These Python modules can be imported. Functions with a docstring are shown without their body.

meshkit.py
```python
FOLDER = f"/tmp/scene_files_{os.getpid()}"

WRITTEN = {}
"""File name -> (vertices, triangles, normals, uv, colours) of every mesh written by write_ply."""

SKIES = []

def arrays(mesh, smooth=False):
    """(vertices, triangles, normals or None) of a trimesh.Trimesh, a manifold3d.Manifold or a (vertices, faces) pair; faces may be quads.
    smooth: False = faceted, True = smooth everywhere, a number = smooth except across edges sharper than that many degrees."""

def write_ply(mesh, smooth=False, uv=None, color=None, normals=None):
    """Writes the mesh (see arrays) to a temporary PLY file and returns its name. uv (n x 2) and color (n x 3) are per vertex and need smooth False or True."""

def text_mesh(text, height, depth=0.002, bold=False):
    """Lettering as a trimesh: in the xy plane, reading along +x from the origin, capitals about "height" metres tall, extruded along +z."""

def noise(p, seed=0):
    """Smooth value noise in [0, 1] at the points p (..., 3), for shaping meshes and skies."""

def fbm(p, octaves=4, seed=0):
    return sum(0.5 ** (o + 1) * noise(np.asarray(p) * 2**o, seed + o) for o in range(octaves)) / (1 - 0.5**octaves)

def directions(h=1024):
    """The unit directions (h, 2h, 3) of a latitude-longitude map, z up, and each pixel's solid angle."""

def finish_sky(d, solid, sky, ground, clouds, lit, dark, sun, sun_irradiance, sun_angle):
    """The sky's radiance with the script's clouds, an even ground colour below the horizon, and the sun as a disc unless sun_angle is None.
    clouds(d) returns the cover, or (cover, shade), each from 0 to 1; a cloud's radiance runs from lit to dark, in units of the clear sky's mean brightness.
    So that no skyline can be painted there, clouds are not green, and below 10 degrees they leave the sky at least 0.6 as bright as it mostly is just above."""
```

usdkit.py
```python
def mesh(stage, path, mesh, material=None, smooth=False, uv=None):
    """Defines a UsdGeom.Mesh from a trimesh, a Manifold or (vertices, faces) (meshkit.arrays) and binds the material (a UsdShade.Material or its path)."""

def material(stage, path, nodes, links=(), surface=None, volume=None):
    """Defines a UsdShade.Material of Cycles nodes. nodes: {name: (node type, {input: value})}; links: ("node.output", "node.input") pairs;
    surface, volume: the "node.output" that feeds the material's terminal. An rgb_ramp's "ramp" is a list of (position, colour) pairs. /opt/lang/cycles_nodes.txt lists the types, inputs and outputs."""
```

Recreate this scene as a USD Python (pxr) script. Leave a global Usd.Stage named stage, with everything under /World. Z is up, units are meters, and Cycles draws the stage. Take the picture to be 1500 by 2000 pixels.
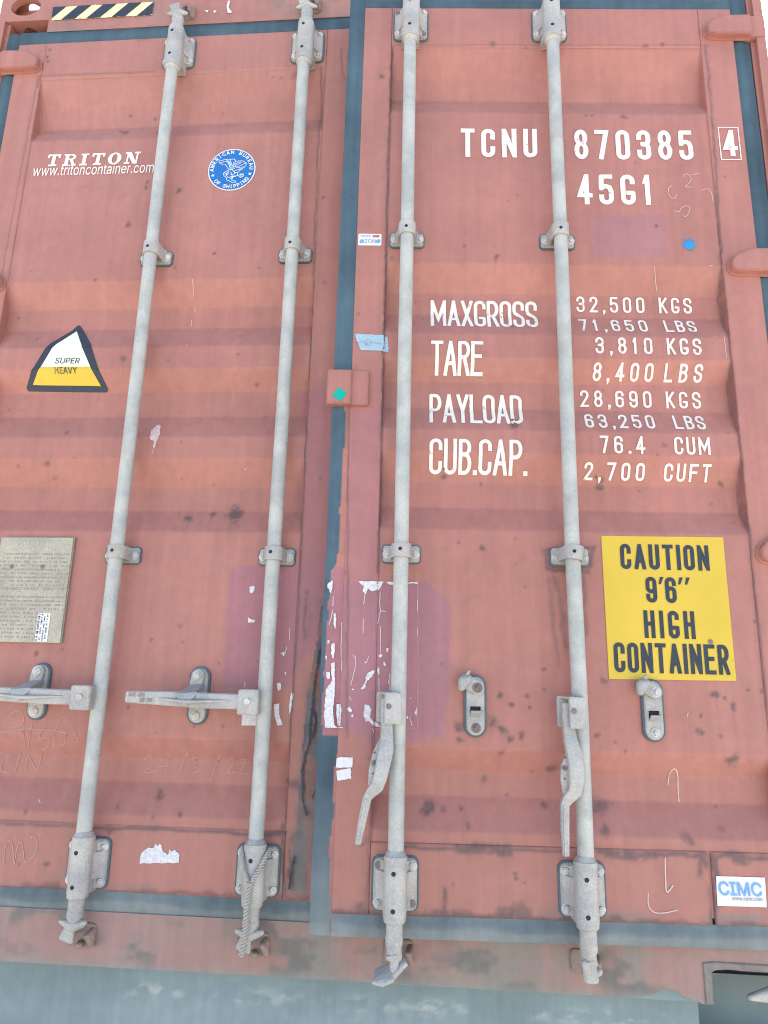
import math, random
import numpy as np
import trimesh, shapely, manifold3d
from shapely.geometry import Polygon, LineString, Point, box as sbox
from shapely.ops import unary_union
from shapely import affinity
from pxr import Usd, UsdGeom, UsdLux, UsdShade, Sdf, Gf, Vt
import usdkit, meshkit
from meshkit import fbm, noise, text_mesh

stage = Usd.Stage.CreateInMemory()
UsdGeom.SetStageUpAxis(stage, 'Z'); UsdGeom.SetStageMetersPerUnit(stage, 1.0)
UsdGeom.Xform.Define(stage, '/World'); UsdGeom.Scope.Define(stage, '/World/Looks')
rng = np.random.default_rng(7); random.seed(7)
MF = manifold3d.Manifold; CS = manifold3d.CrossSection

# ------------------------------------------------------------------ camera
CAM = np.array([0.26227, -1.81386, 0.65373]); YAW, PITCH, ROLL, FPX = -0.0828407, 0.2396898, 0.0246248, 1389.91
def cam_axes():
    cy, sy, cp, sp, cr, sr = math.cos(YAW), math.sin(YAW), math.cos(PITCH), math.sin(PITCH), math.cos(ROLL), math.sin(ROLL)
    fwd = np.array([sy*cp, cy*cp, sp]); right = np.array([cy, -sy, 0.0]); up = np.cross(right, fwd)
    return right*cr + up*sr, -right*sr + up*cr, fwd
RT, UP, FW = cam_axes()
cam = UsdGeom.Camera.Define(stage, '/World/camera')
cam.AddTransformOp().Set(Gf.Matrix4d(*RT, 0, *UP, 0, *(-FW), 0, *CAM, 1))
cam.CreateHorizontalApertureAttr(24.0); cam.CreateVerticalApertureAttr(32.0); cam.CreateFocalLengthAttr(24*FPX/1500)
cam.CreateClippingRangeAttr(Gf.Vec2f(0.02, 5000)); cam.CreateExposureAttr(1.56)

# ------------------------------------------------------------------ sky and sun (behind the container)
SUN_EL, SUN_AZ = math.radians(60), math.radians(14)
sd = np.array([math.sin(SUN_AZ)*math.cos(SUN_EL), math.cos(SUN_AZ)*math.cos(SUN_EL), math.sin(SUN_EL)])
usdkit.material(stage, '/World/Looks/sky', {
    's': ('sky_texture', {'sky_type': 'single_scattering', 'sun_disc': False, 'sun_elevation': SUN_EL, 'sun_rotation': SUN_AZ, 'aerosol_density': 2.5}),
    'b': ('background_shader', {'strength': 0.12})}, [('s.color', 'b.color')], surface='b.background')
sky = UsdLux.DomeLight.Define(stage, '/World/sky')
UsdShade.MaterialBindingAPI.Apply(sky.GetPrim()).Bind(UsdShade.Material.Get(stage, '/World/Looks/sky'))
sky.GetPrim().SetCustomDataByKey('kind', 'structure')
sun = UsdLux.DistantLight.Define(stage, '/World/sun')
zx = sd; xx = np.cross([0, 0, 1.0], zx); xx /= np.linalg.norm(xx); yx = np.cross(zx, xx)
sun.AddTransformOp().Set(Gf.Matrix4d(*xx, 0, *yx, 0, *zx, 0, 0, 0, 0, 1))
sun.CreateIntensityAttr(1.2); sun.CreateAngleAttr(0.5); sun.CreateColorAttr(Gf.Vec3f(1.0, 0.95, 0.87)); sun.CreateNormalizeAttr(True)

# ------------------------------------------------------------------ materials
LK = '/World/Looks/'
def painted(name, tint=True, col=(.4, .2, .17), rough=.5, bump=.10, spec=.35, var=.10):
    n = {'g': ('geometry', {}), 'm': ('mapping', {'scale': (45, 45, 1.6)}),
         'n1': ('noise_texture', {'scale': 5.0, 'detail': 8.0, 'roughness': .6}),
         'n2': ('noise_texture', {'scale': 1.0, 'detail': 5.0, 'roughness': .6}),
         'n3': ('noise_texture', {'scale': 420.0, 'detail': 2.0}),
         'n4': ('noise_texture', {'scale': 38.0, 'detail': 5.0, 'roughness': .65}),
         'r1': ('rgb_ramp', {'ramp': [(.25, (1-var*1.3,)*3), (.75, (1+var,)*3)]}),
         'r2': ('rgb_ramp', {'ramp': [(.3, (1-var*.8,)*3), (.7, (1+var*.5,)*3)]}),
         'r4': ('rgb_ramp', {'ramp': [(.3, (1-var*.6,)*3), (.7, (1+var*.5,)*3)]}),
         'a': ('attribute', {'attribute': 'tint'}) if tint else ('color', {'value': col}),
         'x1': ('mix', {'mix_type': 'multiply', 'fac': 1.0}), 'x2': ('mix', {'mix_type': 'multiply', 'fac': 1.0}), 'x4': ('mix', {'mix_type': 'multiply', 'fac': 1.0}),
         'rr': ('map_range', {'from_min': .3, 'from_max': .7, 'to_min': rough-.1, 'to_max': rough+.12}),
         'b': ('bump', {'strength': bump, 'distance': .002}),
         'p': ('principled_bsdf', {'specular_ior_level': spec})}
    ao = 'a.color'
    l = [('g.position', 'n1.vector'), ('g.position', 'm.vector'), ('m.vector', 'n2.vector'), ('g.position', 'n3.vector'), ('g.position', 'n4.vector'),
         ('n1.fac', 'r1.fac'), ('n2.fac', 'r2.fac'), ('n4.fac', 'r4.fac'), (ao, 'x1.color1'), ('r1.color', 'x1.color2'),
         ('x1.color', 'x2.color1'), ('r2.color', 'x2.color2'), ('x2.color', 'x4.color1'), ('r4.color', 'x4.color2'), ('x4.color', 'p.base_color'),
         ('n1.fac', 'rr.value'), ('rr.result', 'p.roughness'), ('n3.fac', 'b.height'), ('b.normal', 'p.normal')]
    return usdkit.material(stage, LK+name, n, l, surface='p.BSDF')
def galv(name, lo, hi, rust=.35):
    n = {'g': ('geometry', {}), 'm3': ('mapping', {'scale': (1.0, 1.0, .22)}),
         'n1': ('noise_texture', {'scale': 260.0, 'detail': 3.0, 'roughness': .7}),
         'n2': ('noise_texture', {'scale': 14.0, 'detail': 6.0, 'roughness': .6}),
         'n3': ('noise_texture', {'scale': 38.0, 'detail': 6.0, 'roughness': .7}),
         'v': ('voronoi_texture', {'scale': 110.0}),
         'r1': ('rgb_ramp', {'ramp': [(.28, lo), (.5, tuple(.5*(a+b) for a, b in zip(lo, hi))), (.68, hi)]}),
         'r2': ('rgb_ramp', {'ramp': [(.38, (.80, .81, .82)), (.62, (1.07, 1.05, 1.02))]}),
         'rf': ('rgb_ramp', {'ramp': [(.55, (0, 0, 0)), (.70, (rust,)*3)]}),
         'sp': ('rgb_ramp', {'ramp': [(.05, (.84, .84, .85)), (.16, (1, 1, 1))]}),
         'x1': ('mix', {'mix_type': 'multiply', 'fac': 1.0}), 'xs': ('mix', {'mix_type': 'multiply', 'fac': .8}),
         'x2': ('mix', {'color2': (.42, .31, .19)}),
         'b': ('bump', {'strength': .22, 'distance': .0012}),
         'p': ('principled_bsdf', {'specular_ior_level': .45, 'roughness': .55, 'metallic': .08})}
    l = [('g.position', 'n1.vector'), ('g.position', 'n2.vector'), ('g.position', 'm3.vector'), ('m3.vector', 'n3.vector'), ('g.position', 'v.vector'), ('v.distance', 'sp.fac'), ('n1.fac', 'r1.fac'), ('n2.fac', 'r2.fac'),
         ('n3.fac', 'rf.fac'), ('r1.color', 'x1.color1'), ('r2.color', 'x1.color2'), ('x1.color', 'xs.color1'), ('sp.color', 'xs.color2'), ('xs.color', 'x2.color1'), ('rf.color', 'x2.fac'),
         ('x2.color', 'p.base_color'), ('n1.fac', 'b.height'), ('b.normal', 'p.normal')]
    return usdkit.material(stage, LK+name, n, l, surface='p.BSDF')
def flat(name, col, rough=.6, var=.12, scale=30, spec=.3):
    n = {'g': ('geometry', {}), 'n': ('noise_texture', {'scale': scale, 'detail': 6.0, 'roughness': .65}),
         'r': ('rgb_ramp', {'ramp': [(.3, tuple(c*(1-var) for c in col)), (.7, tuple(min(1, c*(1+var)) for c in col))]}),
         'p': ('principled_bsdf', {'roughness': rough, 'specular_ior_level': spec})}
    return usdkit.material(stage, LK+name, n, [('g.position', 'n.vector'), ('n.fac', 'r.fac'), ('r.color', 'p.base_color')], surface='p.BSDF')

OX = np.array([.398, .174, .142])                   # faded red oxide paint
m_tint = painted('faded_red_paint')
m_red = painted('plain_red_paint', False, tuple(OX))
m_rubber = painted('rubber_tint', True, rough=.62, bump=.2, spec=.25, var=.14)
m_pad = flat('rubber_pad', (.105, .140, .160), .7)
m_galv = galv('galvanised_steel', (.39, .40, .38), (.50, .515, .48), .30)
m_cast = galv('galvanised_casting', (.33, .326, .31), (.50, .492, .465), .50)
m_zinc = galv('zinc_bolt', (.42, .42, .41), (.68, .67, .64), .3)
m_rustybolt = flat('rusty_bolt', (.20, .16, .15), .75, .3, 120)
m_split = flat('split_edge', (.055, .06, .065), .8)
m_dark = flat('dark_hole', (.03, .032, .036), .8)
def worn(name, col, under, lo=.585, hi=.66, rough=.5, sc=55, amt=.8):
    n = {'g': ('geometry', {}), 'n': ('noise_texture', {'scale': sc, 'detail': 7.0, 'roughness': .68}), 'n2': ('noise_texture', {'scale': 7.0, 'detail': 4.0}),
         'r': ('rgb_ramp', {'ramp': [(lo, (0, 0, 0)), (hi, (amt,)*3)]}), 'r2': ('rgb_ramp', {'ramp': [(.3, tuple(c*.93 for c in col)), (.7, tuple(min(1, c*1.03) for c in col))]}),
         'x': ('mix', {'color2': under}), 'p': ('principled_bsdf', {'roughness': rough, 'specular_ior_level': .3})}
    return usdkit.material(stage, LK+name, n, [('g.position', 'n.vector'), ('g.position', 'n2.vector'), ('n.fac', 'r.fac'), ('n2.fac', 'r2.fac'), ('r2.color', 'x.color1'), ('r.color', 'x.fac'), ('x.color', 'p.base_color')], surface='p.BSDF')
m_white = worn('white_stencil_paint', (.79, .775, .73), (.46, .27, .23))
m_warmwhite = worn('bounce_tinted_stencil_paint', (.78, .755, .68), (.46, .27, .23))  # white stencil paint with the warm ground bounce tinted in
m_yellow = worn('yellow_sticker', (.64, .455, .055), (.45, .31, .07), .62, .72, .38, 40, .5)
m_black = flat('black_print', (.035, .045, .06), .5, .15, 60)
m_blue = flat('blue_print', (.022, .155, .44), .4, .05, 60)
m_paleblue = flat('pale_blue_print', (.16, .36, .62), .45, .10, 60)
m_paper = flat('white_paper', (.72, .72, .74), .7, .10, 90)
m_torn = flat('torn_white_paper', (.64, .63, .64), .8, .22, 150)
m_teal = flat('teal_sticker', (.0, .36, .30), .5, .05)
m_tape = flat('blue_tape', (.32, .47, .56), .5, .22, 260)
m_greyprint = flat('grey_print', (.30, .31, .33), .6, .1)
m_redprint = flat('faded_red_print', (.50, .16, .15), .6, .1)
m_plate = galv('weathered_plate', (.36, .325, .25), (.50, .47, .385), .4)
m_plateink = flat('plate_emboss', (.28, .25, .20), .7, .3, 200)
m_platehi = flat('plate_emboss_light', (.52, .50, .44), .6, .3, 200)
m_chalk = flat('chalk', (.485, .285, .25), .9, .25, 200)
m_chalkw = flat('chalk_white', (.58, .46, .42), .9, .25, 200)
m_spray = flat('blue_spray', (.02, .27, .56), .6, .1, 200)
m_rope = flat('rope_fibre', (.41, .395, .355), .9, .25, 300, .1)
m_chassis = flat('chassis_paint', (.21, .28, .292), .6, .14, 5)
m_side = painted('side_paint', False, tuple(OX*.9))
m_keeper = galv('keeper_casting', (.24, .19, .165), (.35, .255, .22), .35)

# ------------------------------------------------------------------ prims
used = {}
def uname(parent, name):
    k = (parent, name); n = used.get(k, 0); used[k] = n+1
    return name if n == 0 else f'{name}_{n:03d}'
def tag(prim, label=None, cat=None, group=None, kind=None):
    for k, v in (('label', label), ('category', cat), ('group', group), ('kind', kind)):
        if v: prim.SetCustomDataByKey(k, v)
    return prim
def thing(name, label, cat, group=None, kind=None):
    p = '/World/' + uname('/World', name)
    return tag(UsdGeom.Xform.Define(stage, p).GetPrim(), label, cat, group, kind)
H, TH = 1.13426, 0.0608                              # hinge line and opening angle of the right door
CT, ST = math.cos(TH), math.sin(TH)
def place(v, side):
    v = np.asarray(v, float)
    if side < 0: return v
    dx = v[:, 0]-H
    return np.stack([H+dx*CT-v[:, 1]*ST, v[:, 1]*CT+dx*ST, v[:, 2]], 1)
def put(parent, name, mesh, mat, side=-1, label=None, smooth=32, tint=None, kind=None, cat=None, group=None):
    """one Mesh prim under parent (a prim or None for /World); mesh in door-local coordinates"""
    v, f, _ = meshkit.arrays(mesh)
    root = parent.GetPath().pathString if parent else '/World'
    path = root + '/' + uname(root, name)
    m = usdkit.mesh(stage, path, trimesh.Trimesh(place(v, side), f, process=False), mat, smooth)
    if tint is not None:
        UsdGeom.PrimvarsAPI(m).CreatePrimvar('tint', Sdf.ValueTypeNames.Color3fArray, 'vertex').Set(Vt.Vec3fArray.FromNumpy(np.asarray(tint, np.float32)))
    return tag(m.GetPrim(), label, cat, group, kind)
def cat_m(ms): return trimesh.util.concatenate([tm(m) for m in ms])
def tm(m):
    if isinstance(m, trimesh.Trimesh): return m
    v, f, _ = meshkit.arrays(m); return trimesh.Trimesh(v, f, process=False)
def csec(poly):
    polys = list(poly.geoms) if hasattr(poly, 'geoms') else [poly]
    rings = []
    for p in polys:
        p = shapely.geometry.polygon.orient(p)
        rings.append(np.array(p.exterior.coords)[:-1]); rings += [np.array(i.coords)[:-1] for i in p.interiors]
    return CS(rings, manifold3d.FillRule.EvenOdd)
def slab(poly, y0, y1, bevel=0.0):
    """poly in (x, z), solid from y0 (back) out to y1 (front, smaller y), front edge rounded by bevel"""
    h = y0-y1; c = csec(poly)
    if bevel <= 0: m = MF.extrude(c, h)
    else:
        m = MF.extrude(c, h-bevel)
        for k in (1, 2, 3):
            a = k/3*math.pi/2
            inn = csec(poly.buffer(-bevel*(1-math.cos(a))))
            m = m + MF.extrude(inn, h-bevel+bevel*math.sin(a))
    return m.transform([[1, 0, 0, 0], [0, 0, -1, y0], [0, 1, 0, 0]])
def vslab(poly, z0, z1):
    """poly in (x, y), extruded along z"""
    return MF.extrude(csec(poly), z1-z0).translate([0, 0, z0])
def rbox(x0, z0, x1, z1, r=.006): return sbox(x0+r, z0+r, x1-r, z1-r).buffer(r, 6)
def cyl(p, q, r0, r1=None, n=20):
    p, q = np.array(p, float), np.array(q, float); d = q-p; L = np.linalg.norm(d)
    m = MF.cylinder(L, r0, r0 if r1 is None else r1, n)
    R = trimesh.geometry.align_vectors([0, 0, 1], d/L)[:3, :3]
    return m.transform(np.hstack([R, p[:, None]]))
def hullpts(*sph):
    """hull of spheres given as (x, y, z, r)"""
    return MF.batch_hull([MF.sphere(r, 14).translate([x, y, z]) for x, y, z, r in sph])
def bx(x0, y0, z0, x1, y1, z1): return MF.cube([x1-x0, y1-y0, z1-z0]).translate([x0, y0, z0])

# ------------------------------------------------------------------ a pixel of the photograph -> a point on a door face
DEP = .034
ZP = np.array([(2.70, 0), (2.53, 0), (2.44, DEP*.72), (2.37, DEP), (2.30, 0), (1.800, 0), (1.726, DEP), (1.658, DEP), (1.586, 0), (1.516, 0), (1.460, DEP), (1.382, DEP), (1.311, 0), (1.248, 0), (1.176, DEP), (1.106, DEP), (1.042, 0), (.515, 0), (.462, DEP), (.405, DEP), (.332, 0), (-1, 0)])[::-1]
_z = np.linspace(-.2, 2.9, 3101); _p = np.interp(_z, ZP[:, 0], ZP[:, 1]); _k = np.hanning(9); _p = np.convolve(np.pad(_p, 4, 'edge'), _k/_k.sum(), 'valid')
def prof(z): return np.interp(z, _z, _p)
def ray_at(u, v, side, y):
    d = FW*FPX + RT*(u-750) + UP*(1000-v)
    n, o = (np.array([0, 1.0, 0]), np.array([0, y, 0])) if side < 0 else (np.array([-ST, CT, 0]), np.array([H, 0, 0])+np.array([-ST, CT, 0])*y)
    P = CAM + d*((o-CAM)@n)/(d@n)
    return (P[0], P[2]) if side < 0 else (H+(P-[H, 0, 0])@np.array([CT, ST, 0]), P[2])
def at(u, v, side=-1, y=None):
    if y is not None: return ray_at(u, v, side, y)
    y = 0.0
    for _ in range(14): y = .5*y+.5*prof(ray_at(u, v, side, y)[1])
    return ray_at(u, v, side, y)
PX = {-1: (-1.040, -.106), 1: (.103, 1.032)}          # the corrugated panel between the stiles
PZ = (.308, 2.535)
def dent(x, z): return .006*(fbm(np.stack([x*2.6, z*2.1, 0*x+3], -1), 3, 5)-.5) + .0009*(fbm(np.stack([x*11+z*3, z*8-x*2, 0*x], -1), 2, 9)-.5)
def yf(x, z, side):
    """the door's front surface"""
    x, z = np.asarray(x, float), np.asarray(z, float); a, b = PX[side]
    inp = (x > a) & (x < b) & (z > PZ[0]) & (z < PZ[1])
    edge = np.clip(np.minimum(x-a, b-x)/.03, 0, 1)
    return np.where(inp, .003 + prof(z) + dent(x, z)*edge, 0.0)

# ------------------------------------------------------------------ paint: fading, rust, scuffs and overpainting as albedo on a fine grid
DARK = np.array([.115, .082, .085]); RUSTY = np.array([.21, .10, .07])
SPOT = {-1: [(97, 100, 5, .7, 0), (95, 112, 6, .8, 0), (94, 121, 6, .8, 6), (243, 257, 9, .9, 8), (236, 255, 5, .8, 0), (254, 228, 6, .7, 0), (302, 232, 5, .7, 0), (308, 257, 7, .9, 6), (100, 260, 4, .6, 0), (248, 440, 7, .9, 4), (346, 369, 8, .8, 10), (286, 355, 6, .8, 12), (284, 366, 5, .8, 6), (240, 703, 9, .9, 22), (327, 702, 4, .7, 0), (502, 748, 7, .8, 22), (128, 846, 6, .8, 14), (91, 903, 7, .7, 40), (35, 910, 5, .5, 14), (108, 931, 6, .6, 26), (187, 548, 5, .7, 0), (370, 1014, 9, 1, 40), (413, 1006, 11, 1, 12), (455, 1006, 17, 1.1, 46), (70, 1274, 6, .8, 16), (120, 1268, 4, .6, 0), (250, 1381, 5, .8, 10), (370, 1318, 4, .6, 0), (377, 1420, 4, .6, 0), (434, 1418, 4, .6, 0), (428, 1295, 4, .5, 0), (533, 150, 4, .6, 0), (549, 150, 4, .6, 0), (573, 150, 9, .5, 0), (275, 65, 10, .8, 45), (280, 72, 14, .6, 20), (310, 1556, 10, .7, 8), (90, 1685, 8, .9, 18), (50, 1587, 5, .6, 0), (227, 1578, 5, .6, 0), (297, 1600, 5, .5, 30), (215, 1620, 9, .7, 6), (350, 1000, 3, .6, 0), (418, 945, 4, .5, 0), (37, 620, 4, .5, 0), (470, 655, 4, .6, 0), (355, 1255, 4, .5, 0), (352, 1220, 6, .5, 40), (74, 660, 5, .4, 0), (470, 1380, 4, .5, 0), (630, 385, 5, .7, 0), (634, 555, 4, .7, 0), (600, 925, 4, .7, 0), (630, 940, 4, .7, 0), (600, 1160, 5, .6, 50), (635, 100, 4, .5, 30), (598, 1590, 14, .6, 40), (565, 1700, 10, .7, 40), (575, 1640, 12, .4, 30)],
        1: [(745, 161, 9, .8, 6), (960, 86, 8, .8, 3), (966, 88, 5, .8, 0), (1260, 88, 7, .7, 0), (1293, 88, 7, .7, 0), (1026, 92, 5, .6, 0), (1145, 224, 4, .7, 0), (1157, 224, 4, .7, 0), (1218, 226, 6, .7, 6), (967, 503, 7, .8, 16), (967, 480, 3, .5, 0), (1393, 245, 5, .6, 0), (1005, 829, 12, 1, 32), (867, 928, 8, .8, 10), (941, 943, 5, .7, 0), (1173, 938, 7, .9, 4), (1173, 951, 7, .9, 0), (1297, 870, 6, .5, 4), (1408, 945, 6, .8, 8), (946, 1069, 8, .9, 38), (897, 1060, 4, .7, 0), (975, 1356, 7, .9, 0), (998, 1376, 6, 1, 12), (1033, 1358, 5, 1, 14), (1065, 1347, 4, .8, 0), (960, 1412, 12, .9, 20), (978, 1428, 10, .9, 14), (994, 1441, 8, .8, 8), (1022, 1442, 8, .8, 4), (1035, 1380, 4, .7, 0), (976, 1470, 7, .6, 34), (900, 1416, 9, .8, 0), (900, 1442, 9, .7, 12), (862, 1298, 4, .5, 0), (1399, 1358, 9, 1, 16), (1417, 1363, 4, .8, 0), (1431, 1378, 8, .9, 44), (1373, 1397, 5, .7, 6), (1368, 1428, 7, .7, 0), (1430, 1480, 13, .9, 26), (1465, 1345, 5, .7, 0), (1490, 1350, 5, .7, 0), (1187, 1330, 9, .7, 14), (1168, 1440, 7, .8, 0), (1203, 1450, 4, .6, 0), (1222, 1468, 4, .6, 0), (837, 1581, 12, .9, 10), (865, 1583, 5, .6, 0), (948, 1524, 7, .6, 0), (902, 1578, 6, .6, 0), (914, 1615, 6, .6, 0), (1080, 1504, 12, .7, 6), (1063, 1570, 8, .7, 4), (1170, 1572, 19, .8, 8), (1180, 1620, 10, .7, 14), (1345, 1640, 10, .7, 4), (1410, 1620, 5, .5, 8), (1005, 1706, 5, .8, 0), (1007, 1718, 5, .8, 0), (870, 1755, 9, .6, 18), (868, 1765, 8, .6, 0), (715, 1640, 8, .5, 0), (722, 1650, 5, .5, 0), (700, 1780, 14, .6, 10), (765, 1130, 4, .6, 0), (708, 768, 8, .6, 16), (676, 1118, 4, .6, 0), (1040, 1510, 4, .6, 0), (990, 1552, 4, .7, 0), (1405, 1440, 5, .6, 0), (940, 735, 3, .5, 0), (829, 1785, 10, .8, 4), (1250, 960, 3, .5, 0), (1105, 1700, 3, .4, 0), (757, 1420, 8, .8, 25), (705, 1650, 6, .5, 0)]}
LINE = {-1: [((0, 1608), (180, 1616), 3, .7), ((180, 1617), (320, 1620), 3.2, .8), ((320, 1620), (500, 1630), 3, .8), ((505, 1630), (556, 1628), 4, 1), ((552, 1610), (556, 1745), 3, .8), ((74, 148), (300, 140), 2, .45), ((78, 150), (76, 175), 2.5, .7), ((627, 130), (605, 700), 2.2, .7), ((605, 700), (585, 1150), 2.2, .7), ((585, 1150), (556, 1620), 2, .6), ((74, 150), (0, 640), 1.6, .5), ((598, 1170), (594, 1245), 3, .6), ((666, 95), (668, 140), 2.6, .5), ((668, 140), (674, 160), 2.2, .5), ((0, 1735), (600, 1753), 5, .6), ((45, 1735), (110, 1738), 8, .8), ((566, 1527), (605, 1535), 7, 1.1), ((566, 1660), (572, 1735), 3, .7), ((590, 1540), (602, 1590), 2.2, .8)],
        1: [((766, 88), (1385, 88), 1.6, .4), ((766, 90), (757, 330), 2.6, .7), ((757, 330), (745, 860), 2.6, .75), ((745, 860), (738, 1120), 2.4, .7), ((728, 1420), (716, 1790), 2.2, .6), ((1378, 90), (1392, 240), 2.6, .6), ((1392, 240), (1410, 520), 3, .7), ((1410, 520), (1500, 1400), 2.6, .55), ((790, 1654), (930, 1660), 3, .8), ((930, 1660), (1100, 1662), 2.6, .7), ((1170, 1664), (1500, 1676), 4, .85), ((900, 1659), (990, 1663), 9, 1), ((1185, 1669), (1240, 1672), 6, .9), ((1262, 1671), (1280, 1671), 6, .8), ((1370, 1675), (1385, 1690), 7, .8), ((1372, 1680), (1364, 1705), 5, .7), ((1430, 1677), (1455, 1678), 8, .8), ((1395, 1676), (1394, 1802), 5.5, 1), ((870, 1740), (866, 1782), 4, .9), ((655, 1783), (1500, 1813), 6, .95), ((800, 1789), (920, 1790), 8, .9), ((1180, 1802), (1240, 1806), 8, .9), ((985, 1790), (1010, 1786), 15, .9), ((660, 1778), (790, 1790), 4, .6), ((682, 795), (678, 1440), 1.8, .6), ((1085, 1126), (1108, 1260), 6, .45), ((1140, 1126), (1146, 1240), 3.5, .5), ((1072, 1130), (1090, 1300), 4, .35), ((1060, 1073), (1160, 1070), 5, .8), ((1070, 1108), (1150, 1116), 5, .8), ((1064, 1080), (1070, 1105), 5, .7), ((1158, 1075), (1152, 1105), 5, .7)]}
def polyl(side, pts): return Polygon([at(u, v, side) for u, v in pts]).buffer(-.018).buffer(.018, 8)
OVER = {-1: [(polyl(-1, [(449, 1108), (560, 1098), (586, 1102), (640, 1080), (640, 1260), (600, 1275), (560, 1345), (436, 1347)]), (.350, .152, .168), 1.0), (polyl(-1, [(590, 760), (660, 760), (645, 1100), (585, 1110)]), (.350, .150, .160), .6)],
        1: [(polyl(1, [(640, 800), (750, 800), (745, 1000), (742, 1200), (630, 1200)]), (.375, .160, .160), .8), (polyl(1, [(630, 1136), (764, 1136), (830, 1136), (880, 1175), (878, 1300), (868, 1435), (800, 1452), (660, 1425), (630, 1425), (630, 1110), (665, 1095)]), (.355, .160, .182), 1.0),
            (polyl(1, [(1160, 418), (1300, 416), (1308, 455), (1304, 500), (1160, 502)]), (.355, .165, .172), .8),
            (polyl(1, [(668, 1436), (750, 1425), (742, 1462), (700, 1455)]), (.355, .160, .180), .8)]}
MOT = {-1: [(polyl(-1, [(590, 1160), (640, 1160), (640, 1480), (628, 1640), (604, 1752), (558, 1752), (560, 1600), (590, 1420)]), (.15, .135, .135), .85, 40, 7, .44),
            (polyl(-1, [(575, 1560), (625, 1540), (612, 1752), (556, 1752)]), (.16, .165, .16), .7, 24, 14, .46), (polyl(-1, [(0, 1690), (600, 1715), (600, 1752), (0, 1738)]), (.22, .20, .185), .6, 8, 30, .46)],
       1: [(polyl(1, [(655, 1755), (1500, 1775), (1500, 1818), (655, 1790)]), (.20, .185, .175), .7, 9, 26, .47), (polyl(1, [(645, 1480), (662, 1480), (662, 1780), (645, 1780)]), (.2, .19, .18), .6, 60, 12, .5)]}
_SP = {s: [(*at(u, v, s), r*.68/560, a*.9, d*.8/560) for u, v, r, a, d in SPOT[s]] for s in SPOT}
_LN = {s: [(np.array(at(*p, s)), np.array(at(*q, s)), w/560, a) for p, q, w, a in LINE[s]] for s in LINE}
_r2 = np.random.default_rng(11)
for s in (-1, 1):                                      # the many tiny chips
    a, b = (-1.13, -.04) if s < 0 else (.02, 1.13)
    for _ in range(45): _SP[s].append((_r2.uniform(a, b), _r2.uniform(.17, 2.65), _r2.uniform(1.2, 3.2)/560, _r2.uniform(.3, .8), 0 if _r2.random() < .7 else _r2.uniform(4, 14)/560))
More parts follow.
